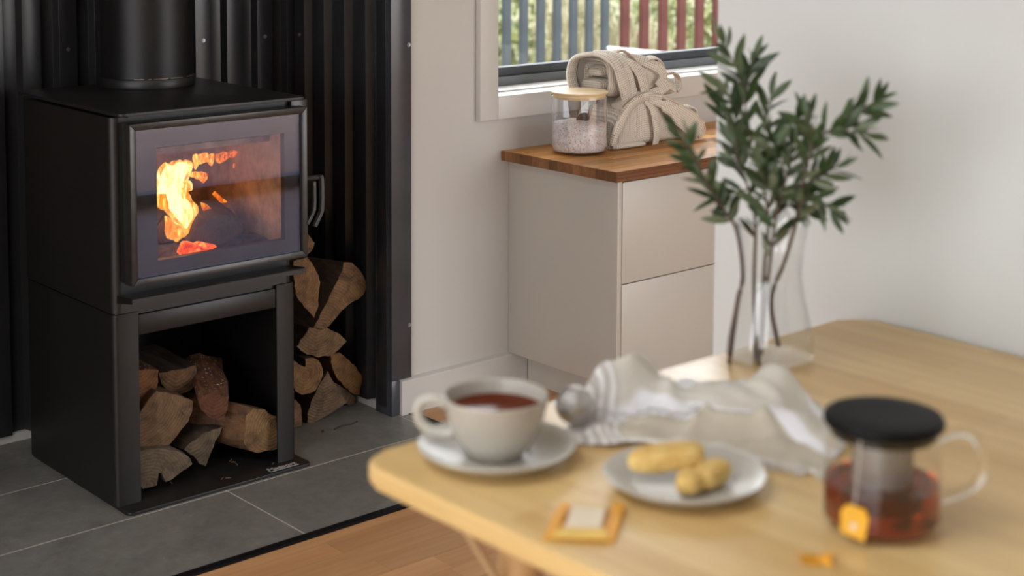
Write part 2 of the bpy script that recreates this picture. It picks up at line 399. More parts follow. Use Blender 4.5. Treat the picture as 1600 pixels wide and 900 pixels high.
# window_2 in the left wall and the glazed door_1 of the next room
w2 = setting('window_2')
for ya in (-1.25, 0.0, 1.22, 2.40): box('mullion', -2.42, -2.34, ya, ya+.05, .3, 2.2, m_alu, w2)
for za in (.3, 2.15): box('rail', -2.42, -2.34, -1.25, 2.45, za, za+.05, m_alu, w2)
d1 = setting('door_1')
for xa in (2.55, 4.60): box('stile', xa, xa+.05, -.16, -.09, 0, 2.1, m_alu, d1)
box('rail', 2.55, 4.65, -.16, -.09, 0, .05, m_alu, d1); box('rail', 2.55, 4.65, -.16, -.09, 2.05, 2.1, m_alu, d1)

# ------------------------------------------------------------------ outside: lawn, deck, slat fences, shrubs, garden table
t = NT('rough grass'); v = t.coord(); f1 = t.noise(v, 1.6, 5, .65); f2 = t.noise(v, 60, 3, .6)
t.l(t.mix(t.ramp(f1, [(.32, (.10, .10, .035)), (.5, (.19, .175, .07)), (.68, (.27, .235, .125))]), t.ramp(f2, [(.3, (.5, .5, .5)), (.7, (1, 1, 1))]), .6, 'MULTIPLY'), t.b.inputs['Base Color']); t.set(Roughness=.9); m_grass = t.m
m_deck = plain('pale timber deck', (.50, .46, .40), .6, nscale=6, var=.08)
m_bat1 = plain('blue grey fence paint', (.058, .068, .076), .8, spec=.08, nscale=5, var=.12)
m_bat2 = plain('red brown fence stain', (.090, .031, .027), .8, spec=.08, nscale=5, var=.2)
m_gtab = plain('white powder coated metal', (.80, .82, .84), .2, nscale=12, var=.02)
m_galv = plain('galvanised steel', (.45, .50, .54), .35, metal=.8, nscale=40, var=.15)
boxes('lawn', [(-14, 26, 4.6, 40, -.62, -.55)], m_grass)['kind'] = 'structure'
boxes('deck', [(-12, -2.5, -8, 10, -.3, -.15), (-2.5, 20, -8, -.25, -.3, -.12), (2, 20, 3.45, 4.6, -.3, -.12)], m_deck)['kind'] = 'structure'
def fence(name, label, xs, y, w, mat, group, z1):
    f = thing(name, label, 'fence', ((xs[0]+xs[-1])/2, y, -.55), group)
    for x in xs: box('batten', x, x+w, y-.014, y+.014, -.55, z1, mat, f, bev=.002, seg=1)
    box('rail', xs[0]-.02, xs[-1]+w+.02, y+.015, y+.055, -.30, -.24, mat, f)
    box('rail', xs[0]-.02, xs[-1]+w+.02, y+.015, y+.055, z1-.16, z1-.10, mat, f)
fence('batten_fence', 'blue grey batten fence outside the left half of the window', [5.215+.1185*k for k in range(-3, 7)], 6.0, .046, m_bat1, None, 1.3)
fence('batten_fence', 'red brown batten fence outside the right half of the window', [6.075+.153*k for k in range(0, 12)], 6.0, .058, m_bat2, None, 1.3)
gt = thing('garden_table', 'white metal garden table outside the window before the red fence', 'table', (5.37, 5.15, -.55))
bm = bmesh.new(); tp = []
extr('table_top', [(5.56, 5.59), (5.14, 5.11), (5.19, 4.92), (5.60, 5.0)], 'z', .555, .58, m_gtab, gt, bev=.008)
for lx, ly in ((5.53, 5.50), (5.19, 5.11), (5.22, 4.96), (5.56, 5.04)): box('leg', lx-.015, lx+.015, ly-.015, ly+.015, -.55, .556, m_gtab, gt)
bo = thing('bollard', 'short galvanised post with a cap outside the window', 'post', (5.83, 5.2, -.55))
lathe('shaft', [(.022, 0), (.022, 1.06)], (5.83, 5.2, -.55), m_galv, bo, n=24); lathe('cap', [(.0, 1.085), (.028, 1.083), (.030, 1.078), (.030, 1.062), (.022, 1.06)], (5.83, 5.2, -.55), m_galv, bo, n=24)
def leafmat(name, a, b):
    t = NT(name); oi = t.n('NewGeometry'); t.l(t.ramp(oi.outputs['Random Per Island'], [(0, a), (1, b)]), t.b.inputs['Base Color']); t.set(Roughness=.55)
    return t.m
m_sh = [leafmat('olive shrub leaf', (.09, .105, .03), (.22, .225, .075)), leafmat('straw tussock leaf', (.20, .175, .085), (.36, .31, .19)), leafmat('deep shrub leaf', (.05, .08, .025), (.16, .2, .06))]
def shrub(x, y, r, h, k, name, label, cat, grp):
    V = []; F = []
    for i in range(700):
        a = R.uniform(0, 2*PI); q = math.sqrt(R.random()); z = R.random()
        rr = r*q*(1-.5*z*z) ; p = Vector((x+rr*math.cos(a), y+rr*math.sin(a), -.55+h*z))
        if k == 1: d = Vector((R.gauss(0, .25), R.gauss(0, .25), 1)).normalized(); L = R.uniform(.15, .35); w = .012
        else: d = Vector((R.gauss(0, 1), R.gauss(0, 1), R.gauss(.3, .8))).normalized(); L = R.uniform(.07, .14); w = .028
        s = d.cross(Vector((R.gauss(0, 1), R.gauss(0, 1), R.gauss(0, 1)))).normalized()*w
        b = len(V); V += [p, p+d*L*.5+s, p+d*L, p+d*L*.5-s]; F.append((b, b+1, b+2, b+3))
    o = mesh(name, V, F, m_sh[k]); tag(o, label, cat, grp)
shrubs = [(6.0, 7.6, .38, .6, 1), (7.2, 8.3, .5, .9, 0), (8.5, 8.3, .42, .75, 1), (9.8, 8.6, .55, .95, 0), (11.2, 9.2, .5, .8, 1), (7.0, 10.2, .5, .8, 1), (8.4, 10.3, .7, 1.2, 2), (10.1, 10.6, .6, .8, 1), (12.0, 10.9, .8, 1.1, 0), (9.2, 12.6, .8, 1.0, 1), (11.2, 13.0, .8, .9, 0), (13.4, 13.0, .9, 1.1, 2), (14.2, 11.0, .6, .9, 1), (5.6, 9.2, .5, .8, 0)]
nm = {0: ('shrub', 'olive green shrub on the grass beyond the batten fences', 'shrub', 'olive green shrubs beyond the fence'), 1: ('grass_tussock', 'straw coloured grass tussock beyond the batten fences', 'grass', 'straw tussocks beyond the fence'), 2: ('dark_shrub', 'dark green shrub among the pale tussocks beyond the fence', 'shrub', 'dark shrubs beyond the fence')}
for x, y, r, h, k in shrubs: shrub(x, y, r, h, k, *nm[k])
# ------------------------------------------------------------------ wood stove
st = thing('wood_stove', 'black wood burning stove on a log stand in the ribbed metal alcove', 'stove', (1.745, 3.2, 0))
# base plate and stand
plate = extr('base_plate', rrect(1.522, 1.991, 2.970, 3.46, .012), 'z', 0, .007, m_stove, st, True, 35, bev=.0015)
cu = bpy.data.curves.new('lettering', 'FONT'); cu.body = 'Masport'; cu.size = .0225; cu.extrude = .0002; cu.shear = .2; cu.offset = .0006
tmp = bpy.data.objects.new('lettering', cu); COL.objects.link(tmp); bpy.context.view_layer.update()
dg = bpy.context.evaluated_depsgraph_get(); tm = bpy.data.meshes.new_from_object(tmp.evaluated_get(dg))
bpy.data.objects.remove(tmp)
m_silver = plain('silver print', (.50, .49, .47), .4, metal=.3, nscale=90, var=.08)
xs = [v.co.x for v in tm.vertices]; wdt = max(xs)-min(xs); sc = .078/wdt
V = [(1.884+(v.co.x-min(xs))*sc, 2.986+v.co.y*sc, .0073+v.co.z) for v in tm.vertices]
mesh('lettering', V, [list(p.vertices) for p in tm.polygons], m_silver, plate)
box('underline', 1.884, 1.962, 2.9795, 2.982, .0069, .0075, m_silver, plate)
py = 3.018
extr('stand_side', [(1.576, py), (1.576, py+.004), (1.524, py+.006), (1.5225, 3.45), (1.518, 3.45), (1.518, py+.016), (1.5195, py+.007), (1.524, py+.002), (1.530, py)], 'z', .007, .431, m_stove2, st, True, 40)
extr('stand_side', [(1.929, py), (1.970, py), (1.976, py+.002), (1.9795, py+.007), (1.981, py+.016), (1.981, 3.45), (1.9765, 3.45), (1.976, py+.008), (1.929, py+.004)], 'z', .007, .431, m_stove2, st, True, 40)
box('cross_rail', 1.577, 1.928, py+.002, py+.03, .378, .423, m_stove2, st, bev=.002)
box('stand_back', 1.523, 1.976, 3.44, 3.446, .007, .431, m_stove, st)
box('stand_top', 1.523, 1.976, py+.01, 3.44, .4235, .431, m_stove, st)
# fire box body
by, bx0, bx1, bz0, bz1 = 3.000, 1.510, 1.962, .438, .862
ox0, ox1, oz0, oz1 = 1.575, 1.934, .527, .822          # fire opening
outer = rrect(bx0, bx1, by, 3.45, .018, 6)
bm = bmesh.new()
n = len(outer); A = [bm.verts.new((x, y, bz0)) for x, y in outer]; B = [bm.verts.new((x, y, bz1)) for x, y in outer]
for i in range(n):
    p, q = outer[i], outer[(i+1) % n]
    if abs(p[1]-by) < 1e-6 and abs(q[1]-by) < 1e-6: continue      # front face is built around the opening
    bm.faces.new((A[i], A[(i+1) % n], B[(i+1) % n], B[i]))
bm.faces.new(A[::-1]); bm.faces.new(B)
fx0, fx1 = bx0+.018, bx1-.018
def quad(a, b, c, d): bm.faces.new([bm.verts.new(v) for v in (a, b, c, d)])
for xa, xb, za, zb in ((fx0, fx1, bz0, oz0), (fx0, fx1, oz1, bz1), (fx0, ox0, oz0, oz1), (ox1, fx1, oz0, oz1)):
    quad((xa, by, za), (xb, by, za), (xb, by, zb), (xa, by, zb))
bmesh.ops.remove_doubles(bm, verts=bm.verts, dist=1e-5)
bm_out('body', bm, m_stove2, st, True, auto=50)
# liner of the fire chamber
boxes('chamber_liner', [(ox0-.02, ox0, by+.002, 3.36, oz0-.01, oz1), (ox1, ox1+.02, by+.002, 3.36, oz0-.01, oz1), (ox0-.02, ox1+.02, 3.36, 3.38, oz0-.01, oz1), (ox0-.02, ox1+.02, by+.002, 3.38, oz0-.02, oz0), (ox0-.02, ox1+.02, by+.002, 3.38, oz1-.01, oz1+.012)], m_brick, st)
boxes('baffle', [(ox0, ox1, by+.05, 3.36, .765, .778)], m_brick, st)
# top plate
extr('top_plate', rrect(1.504, 1.968, 2.947, 3.462, .014), 'z', .870, .8765, m_stove, st, True, 35, bev=.0015)
boxes('plate_support', [(1.545, 1.925, 2.99, 3.43, .861, .8705)], m_stove, st)
box('side_bracket', 1.958, 2.003, 2.996, 3.02, .815, .863, m_frame, st, bev=.002)
# ledge under the door
extr('ash_ledge', [(2.932, .4835), (2.932, .4735), (3.002, .462), (3.002, .4785), (2.936, .4860)], 'x', 1.518, 1.952, m_stove2, st, True, 30)
# flue pipe with collar
fl = (1.80, 3.381, .8765)
fp = lathe('flue_pipe', [(.1085, .02), (.1085, HZ-.8765-.0005)], fl, m_pipe, st, n=72)
lathe('collar', [(.100, 0), (.112, .001), (.1125, .004), (.1125, .0215), (.111, .0235), (.1095, .024)], fl, m_stove, st, n=72)
m_brass = plain('worn collar seam', (.32, .26, .19), .4, metal=.7, nscale=60, var=.4)
for a0, a1 in ((226, 238), (243, 248), (250, 268), (272, 291), (300, 318)):
    P = [(fl[0]+.1098*math.cos(math.radians(a)), fl[1]+.1098*math.sin(math.radians(a)), fl[2]+.0246) for a in range(a0, a1+1, 2)]
    tube('collar_seam', P, .0009, m_brass, st, n=6)
# door: frame, ceramic border, glass, handle
door = bpy.data.objects.new('door', None); link(door, st, (1.74, 2.96, .68)); 
dy = 2.943; X0, X1, Z0, Z1 = 1.524, 1.967, .5075, .8535; fwid = .0145
def mitre(name, a, b, c, d):
    bm = bmesh.new()
    fr = [bm.verts.new((x, dy, z)) for x, z in (a, b, c, d)]; bk = [bm.verts.new((x, dy+.034, z)) for x, z in (a, b, c, d)]
    for i in range(4): bm.faces.new((fr[i], fr[(i+1) % 4], bk[(i+1) % 4], bk[i]))
    bm.faces.new(fr[::-1]); bm.faces.new(bk)
    bmesh.ops.bevel(bm, geom=list(bm.edges), offset=.0009, segments=2, profile=.5, affect='EDGES')
    bm_out(name, bm, m_frame, door, True, auto=35)
e = .0004
mitre('frame_rail', (X0+e, Z1), (X1-e, Z1), (X1-fwid-e, Z1-fwid), (X0+fwid+e, Z1-fwid))
mitre('frame_rail', (X0+fwid+e, Z0+fwid), (X1-fwid-e, Z0+fwid), (X1-e, Z0), (X0+e, Z0))
mitre('frame_stile', (X0, Z1-e), (X0+fwid, Z1-fwid-e), (X0+fwid, Z0+fwid+e), (X0, Z0+e))
mitre('frame_stile', (X1-fwid, Z1-fwid-e), (X1, Z1-e), (X1, Z0+e), (X1-fwid, Z0+fwid+e))
gx0, gx1, gz0, gz1 = X0+fwid, X1-fwid, Z0+fwid, Z1-fwid
cx0, cx1, cz0, cz1 = 1.591, 1.912, .553, .797             # clear area
box('door_glass', gx0, gx1, dy+.006, dy+.010, gz0, gz1, m_heat, door)
boxes('glass_border', [(gx0, cx0, dy+.0105, dy+.012, gz0, gz1), (cx1, gx1, dy+.0105, dy+.012, gz0, gz1), (cx0, cx1, dy+.0105, dy+.012, gz0, cz0), (cx0, cx1, dy+.0105, dy+.012, cz1, gz1)], m_ceramic, door)
boxes('door_back', [(X0+.002, cx0-.004, dy+.0345, dy+.052, Z0+.002, Z1-.002), (cx1+.016, X1-.002, dy+.0345, dy+.052, Z0+.002, Z1-.002), (cx0-.004, cx1+.016, dy+.0345, dy+.052, Z0+.002, cz0-.006), (cx0-.004, cx1+.016, dy+.0345, dy+.052, cz1+.006, Z1-.002)], m_stove, door)
def strap(name, P, w, th, mat, parent):
    bm = bmesh.new(); P = [Vector(p) for p in P]; N = len(P); rings = []
    for i, p in enumerate(P):
        t = (P[min(i+1, N-1)]-P[max(i-1, 0)]).normalized(); s = Vector((0, 1, 0)); nn = t.cross(s).normalized()
        rings.append([bm.verts.new(p+s*a*w/2+nn*b*th/2) for a, b in ((-1, -1), (1, -1), (1, 1), (-1, 1))])
    for i in range(N-1):
        for k in range(4): bm.faces.new((rings[i][k], rings[i][(k+1) % 4], rings[i+1][(k+1) % 4], rings[i+1][k]))
    bm.faces.new(rings[0][::-1]); bm.faces.new(rings[-1])
    bmesh.ops.bevel(bm, geom=[x for x in bm.edges], offset=.0012, segments=1, affect='EDGES')
    return bm_out(name, bm, mat, parent, True, auto=40)
hx = 1.992
h1 = strap('door_handle', catmull([(hx+.004, 2.935, .694), (hx+.008, 2.935, .680), (hx+.008, 2.935, .62), (hx+.004, 2.935, .604), (hx-.013, 2.935, .576)], 5), .012, .008, m_frame, door)
strap('grip_bar', catmull([(hx-.006, 2.945, .680), (hx-.006, 2.945, .622), (hx-.010, 2.945, .606), (hx-.026, 2.945, .582)], 5), .010, .007, m_frame, door)
tube('handle_stub', [(1.966, 2.95, .687), (hx+.006, 2.94, .688)], .0062, m_frame, door, n=16)

# ------------------------------------------------------------------ the fire
t = NT('burning flame'); t.t.nodes.remove(t.b)
v = t.coord('Object', (1, 1, .30)); f1 = t.noise(v, 46, 4, .62, 1.2)
oi = t.n('ObjectInfo'); fac = t.math('ADD', t.math('MULTIPLY', t.math('SUBTRACT', f1, .5), 1.5), oi.outputs['Color'])
col = t.ramp(fac, [(.22, (.60, .05, .003)), (.45, (1, .17, .012)), (.66, (1, .42, .06)), (.92, (1, .74, .30))])
em = t.n('Emission'); t.l(col, em.inputs[0])
t.l(t.ramp(fac, [(.2, (.25,)*3), (.5, (.5,)*3), (.95, (1,)*3)]), em.inputs[1])
sc2 = t.math('MULTIPLY', em.inputs[1].links[0].from_socket, 2.3); t.l(sc2, em.inputs[1])
tr = t.n('BsdfTransparent'); lw = t.n('LayerWeight'); lw.inputs[0].default_value = .5
al = t.math('MULTIPLY', t.math('SUBTRACT', 1.0, t.math('POWER', lw.outputs['Facing'], 1.1)), t.ramp(fac, [(.20, (0, 0, 0)), (.50, (1, 1, 1))]))
mx = t.n('MixShader'); t.l(al, mx.inputs[0]); t.l(tr.outputs[0], mx.inputs[1]); t.l(em.outputs[0], mx.inputs[2]); t.l(mx.outputs[0], t.out.inputs[0])
m_flame = t.m
t = NT('glowing embers'); v = t.coord(); f1 = t.noise(v, 70, 4, .7)
t.l(t.ramp(f1, [(.35, (.02, .01, .008)), (.7, (.08, .02, .01))]), t.b.inputs['Base Color'])
t.l(t.ramp(f1, [(.40, (.5, .01, .002)), (.52, (1, .09, .01)), (.68, (1, .45, .10))]), t.b.inputs['Emission Color']); t.b.inputs['Emission Strength'].default_value = 1.3; m_ember = t.m
def resample(poly, step, jit=0, rnd=R):
    out = []
    n = len(poly)
    for i in range(n):
        a = Vector(poly[i]); b = Vector(poly[(i+1) % n]); k = max(1, int(round((b-a).length/step)))
        for j in range(k):
            p = a.lerp(b, j/k); out.append(Vector((p.x+rnd.uniform(-jit, jit), p.y+rnd.uniform(-jit, jit))))
    return out
def smooth_poly(P, it=1):
    for _ in range(it):
        n = len(P); P = [P[i]*.5+(P[i-1]+P[(i+1) % n])*.25 for i in range(n)]
    return P
def puff(name, poly, y, thick, mat, parent=None):
    """closed lens of an outline: thick in the middle, thin at the rim"""
    P = resample(poly, .004); P = smooth_poly(P, 2)
    P = [q+Vector((noise.noise(Vector((q.x*90, q.y*45, y*9)))*.006, noise.noise(Vector((q.x*90, q.y*45, y*9+7)))*.009)) for q in P]; n = len(P); c = sum(P, Vector((0, 0)))/n
    V = []; F = []
    L = [(1, 0), (.93, .45), (.75, .75), (.5, .93), (.25, 1)]
    for sgn in (-1, 1):
        base = len(V)
        for k, h in L:
            for p in P:
                q = c.lerp(p, k); V.append((q.x, y+sgn*thick*h+.012*math.sin(q.y*40), q.y))
        V.append((c.x, y+sgn*thick, c.y)); m = len(L)
        for j in range(m-1):
            for i in range(n):
                f = (base+j*n+i, base+j*n+(i+1) % n, base+(j+1)*n+(i+1) % n, base+(j+1)*n+i); F.append(f if sgn < 0 else f[::-1])
        for i in range(n):
            f = (base+(m-1)*n+i, base+(m-1)*n+(i+1) % n, base+m*n); F.append(f if sgn < 0 else f[::-1])
    bm = bmesh.new(); vv = [bm.verts.new(v) for v in V]
    for f in F: bm.faces.new([vv[i] for i in f])
    bmesh.ops.remove_doubles(bm, verts=bm.verts, dist=1e-5)
    return bm_out(name, bm, mat, parent, True)
FLAMES = {
 'main': (3.1, [(1.671,0.648), (1.670,0.680), (1.673,0.718), (1.677,0.731), (1.690,0.738), (1.705,0.742), (1.727,0.741), (1.753,0.735), (1.755,0.726), (1.754,0.715), (1.747,0.702), (1.748,0.688), (1.758,0.686), (1.764,0.677), (1.763,0.667), (1.751,0.662), (1.754,0.651), (1.762,0.636), (1.770,0.626), (1.769,0.613), (1.757,0.602), (1.748,0.587), (1.739,0.564), (1.730,0.572), (1.714,0.590), (1.698,0.604), (1.684,0.626), (1.676,0.636)]),
 'core': (3.085, [(1.673,0.663), (1.671,0.695), (1.676,0.722), (1.690,0.736), (1.714,0.739), (1.736,0.733), (1.738,0.719), (1.729,0.702), (1.732,0.679), (1.732,0.661), (1.745,0.632), (1.748,0.617), (1.737,0.596), (1.729,0.579), (1.714,0.599), (1.697,0.620), (1.688,0.639), (1.687,0.671), (1.681,0.685)]),
 't1': (3.14, [(1.773,0.725), (1.776,0.737), (1.799,0.739), (1.799,0.719), (1.794,0.703), (1.788,0.705), (1.781,0.721)]),
 't2': (3.17, [(1.816,0.733), (1.850,0.733), (1.856,0.708), (1.853,0.698), (1.844,0.704), (1.836,0.716), (1.823,0.717), (1.817,0.708)]),
 't3': (3.13, [(1.774,0.699), (1.800,0.699), (1.819,0.694), (1.822,0.676), (1.813,0.661), (1.805,0.675), (1.795,0.682), (1.775,0.687)]),
 't4': (3.2, [(1.874,0.721), (1.905,0.728), (1.934,0.725), (1.927,0.712), (1.913,0.703), (1.897,0.693), (1.885,0.700), (1.877,0.706)]),
 't5': (3.2, [(1.937,0.702), (1.949,0.687), (1.953,0.675), (1.942,0.673), (1.933,0.679), (1.932,0.694)]),
 't6': (3.055, [(1.660,0.631), (1.675,0.616), (1.692,0.598), (1.713,0.573), (1.697,0.566), (1.675,0.568), (1.661,0.573), (1.658,0.607)]),
 't7': (3.13, [(1.796,0.627), (1.809,0.622), (1.828,0.609), (1.847,0.595), (1.835,0.579), (1.814,0.587), (1.799,0.599), (1.791,0.614)]),
 't8': (3.15, [(1.840,0.633), (1.856,0.645), (1.864,0.630), (1.879,0.614), (1.863,0.616), (1.850,0.622)]),
 't9': (3.25, [(1.985,0.713), (2.002,0.718), (2.036,0.716), (2.031,0.708), (2.002,0.708)]),
 'ember': (3.045, [(1.690,0.537), (1.696,0.552), (1.706,0.566), (1.721,0.559), (1.739,0.553), (1.769,0.550), (1.789,0.540), (1.759,0.538), (1.723,0.536)]),
}
CHAR = [(1.727,0.554), (1.746,0.575), (1.776,0.596), (1.806,0.605), (1.840,0.602), (1.877,0.574), (1.870,0.554), (1.826,0.540), (1.769,0.533), (1.736,0.541)]

fire = thing('fire', 'bright yellow fire burning at the left inside the stove', 'fire', (1.74, 3.1, .53))
th = {'main': .024, 'core': .016}
hot = {'main': .66, 'core': .95, 't1': .62, 't2': .55, 't3': .56, 't4': .42, 't5': .42, 't6': .55, 't7': .44, 't8': .40, 't9': .36}
for k in hot:
    y, P = FLAMES[k]; o = puff('flame', P, y, th.get(k, .010), m_flame, fire); o.color = (hot[k],)*3+(1,)
y, P = FLAMES['ember']; o = puff('ember_bed', P, y, .03, m_ember, fire)
V = []; F = []
nx, ny = 26, 18
for j in range(ny+1):
    for i in range(nx+1):
        x = ox0+.004+(ox1-ox0-.008)*i/nx; yv = 3.01+.33*j/ny
        V.append((x, yv, .531+.016*noise.noise(Vector((x*40, yv*40, 0)))**2*2+.010*max(0, noise.noise(Vector((x*14, yv*14, 3))))))
for j in range(ny):
    for i in range(nx): F.append((j*(nx+1)+i, j*(nx+1)+i+1, (j+1)*(nx+1)+i+1, (j+1)*(nx+1)+i))
m_ash = plain('ash and charcoal', (.05, .042, .038), .95, nscale=50, var=.7, bump=.4, bscale=180)
tag(mesh('ash_bed', V, F, m_ash), 'grey ash and charcoal on the floor of the fire chamber', 'ash', kind='stuff')
L = bpy.data.lights.new('fire_glow', 'POINT'); L.energy = 1.6; L.color = (1, .42, .12); L.shadow_soft_size = .04
lo = bpy.data.objects.new('fire_glow', L); COL.objects.link(lo); lo.location = (1.71, 3.11, .66)

# ------------------------------------------------------------------ split logs
t = NT('sawn log end'); uv = t.n('TexCoord'); oi = t.n('ObjectInfo')
wv = t.n('TexWave', wave_type='RINGS', rings_direction='Z', wave_profile='SIN'); wv.inputs['Scale'].default_value = 42; wv.inputs['Distortion'].default_value = 7; wv.inputs['Detail'].default_value = 3; wv.inputs['Detail Scale'].default_value = .6; t.l(uv.outputs['UV'], wv.inputs['Vector'])
f2 = t.noise(uv.outputs['UV'], 28, 5, .65, .8); f3 = t.noise(uv.outputs['UV'], 260, 3, .7)
c = t.mix(t.ramp(wv.outputs['Fac'], [(.1, (.86, .81, .76)), (.9, (1, 1, 1))]), t.ramp(f2, [(.30, (.22, .15, .10)), (.47, (.74, .63, .50)), (.70, (1.2, 1.08, .9))]), .9, 'MULTIPLY')
c = t.mix(c, t.ramp(f3, [(.3, (.62, .6, .56)), (.6, (1, 1, 1))]), .6, 'MULTIPLY')
c = t.mix(c, oi.outputs['Color'], 1.0, 'MULTIPLY')
t.l(c, t.b.inputs['Base Color']); t.set(Roughness=.8); t.bump(t.math('ADD', wv.outputs['Fac'], f3), .35, .0025); m_end = t.m
def barkmat(name, a, b, ys=9, fine=70, fungus=False):
    t = NT(name); v = t.coord('Object', (1, 1/ys, 1)); f1 = t.noise(v, fine, 6, .7, .5); f2 = t.noise(t.coord(), 25, 4, .6)
    c = t.mix(t.ramp(f1, [(.3, a), (.7, b)]), t.ramp(f2, [(.3, (.55, .5, .45)), (.7, (1.1, 1.05, 1))]), .8, 'MULTIPLY')
    if fungus: c = t.mix(c, (.60, .50, .42), t.ramp(t.noise(t.coord(), 130, 3, .6), [(.63, (0, 0, 0)), (.70, (1, 1, 1))]))
    t.l(c, t.b.inputs['Base Color']); t.set(Roughness=.85); t.bump(f1, .6, .004); return t.m
m_bark = barkmat('dark rough bark', (.022, .015, .010), (.085, .055, .035))
m_split = barkmat('split wood face', (.055, .026, .011), (.20, .10, .042))
m_greyb = barkmat('weathered grey wood', (.07, .055, .042), (.19, .155, .12))
m_red = barkmat('red barked wood', (.035, .012, .006), (.20, .075, .03), 2, 55, True)
LOGS = {
 'A': (3.075, [(1.595,0.174), (1.604,0.182), (1.627,0.211), (1.646,0.226), (1.669,0.220), (1.697,0.207), (1.739,0.183), (1.736,0.157), (1.726,0.140), (1.714,0.128), (1.697,0.110), (1.678,0.095), (1.644,0.093), (1.604,0.105), (1.594,0.121)]),
 'B': (3.1, [(1.610,0.274), (1.637,0.272), (1.667,0.265), (1.666,0.248), (1.664,0.231), (1.658,0.215), (1.650,0.200), (1.633,0.186), (1.613,0.184), (1.604,0.227)]),
 'C': (3.14, [(1.688,0.242), (1.719,0.243), (1.753,0.240), (1.786,0.242), (1.787,0.218), (1.781,0.193), (1.764,0.183), (1.742,0.182), (1.711,0.196), (1.695,0.217)]),
 'D': (3.06, [(1.744,0.185), (1.754,0.196), (1.773,0.197), (1.797,0.189), (1.824,0.179), (1.821,0.156), (1.812,0.129), (1.797,0.126), (1.768,0.143), (1.751,0.164)]),
 'E': (3.05, [(1.585,0.109), (1.608,0.108), (1.630,0.105), (1.671,0.091), (1.699,0.076), (1.715,0.061), (1.720,0.047), (1.706,0.040), (1.677,0.029), (1.669,0.022), (1.654,0.022), (1.643,0.044), (1.629,0.048), (1.629,0.020), (1.597,0.018), (1.584,0.046)]),
 'F': (3.08, [(1.716,0.074), (1.738,0.086), (1.764,0.098), (1.793,0.102), (1.818,0.103), (1.810,0.087), (1.798,0.072), (1.785,0.044), (1.773,0.021), (1.756,0.030), (1.740,0.051)]),
 'G': (3.045, [(1.861,0.129), (1.881,0.144), (1.911,0.131), (1.942,0.109), (1.946,0.070), (1.946,0.031), (1.921,0.031), (1.890,0.034), (1.870,0.042), (1.853,0.064), (1.856,0.099)]),
 'H': (3.19, [(2.088,0.433), (2.108,0.435), (2.129,0.436), (2.142,0.421), (2.152,0.405), (2.163,0.386), (2.168,0.367), (2.165,0.353), (2.164,0.340), (2.162,0.320), (2.159,0.303), (2.149,0.278), (2.119,0.312), (2.093,0.347), (2.089,0.403)]),
 'I': (3.225, [(2.265,0.396), (2.290,0.391), (2.305,0.379), (2.321,0.362), (2.332,0.342), (2.336,0.318), (2.327,0.301), (2.308,0.293), (2.276,0.283), (2.255,0.269), (2.239,0.256), (2.227,0.247), (2.211,0.235), (2.196,0.234), (2.169,0.242), (2.184,0.263), (2.199,0.286), (2.215,0.309), (2.227,0.330), (2.240,0.346), (2.250,0.363), (2.260,0.377)]),
 'J': (3.23, [(2.122,0.201), (2.133,0.217), (2.147,0.229), (2.159,0.243), (2.186,0.240), (2.213,0.234), (2.233,0.222), (2.253,0.210), (2.275,0.187), (2.265,0.177), (2.252,0.169), (2.236,0.163), (2.221,0.159), (2.181,0.163), (2.143,0.181)]),
 'K': (3.22, [(2.105,0.172), (2.113,0.169), (2.124,0.157), (2.143,0.148), (2.147,0.157), (2.140,0.170), (2.167,0.167), (2.180,0.157), (2.188,0.146), (2.193,0.131), (2.194,0.120), (2.190,0.105), (2.182,0.092), (2.172,0.081), (2.158,0.075), (2.131,0.078), (2.112,0.090), (2.104,0.105)]),
 'L': (3.25, [(2.238,0.154), (2.266,0.154), (2.290,0.134), (2.319,0.104), (2.343,0.072), (2.333,0.050), (2.329,0.027), (2.306,0.038), (2.278,0.065), (2.254,0.093), (2.241,0.125)]),
 'M': (3.217, [(2.144,0.002), (2.143,0.025), (2.156,0.055), (2.180,0.093), (2.207,0.124), (2.223,0.094), (2.247,0.059), (2.267,0.031), (2.238,0.020), (2.195,0.006), (2.159,-0.003)]),
 'N': (3.21, [(2.096,0.070), (2.104,0.074), (2.117,0.059), (2.123,0.031), (2.121,0.004), (2.105,0.003), (2.095,0.003)]),
 'O': (3.26, [(2.255,0.075), (2.285,0.054), (2.321,0.022), (2.325,0.003), (2.301,0.005), (2.273,0.033)]),
 'P': (3.3, [(2.169,0.487), (2.192,0.481), (2.209,0.461), (2.227,0.439), (2.213,0.417), (2.187,0.408), (2.164,0.411)]),
}

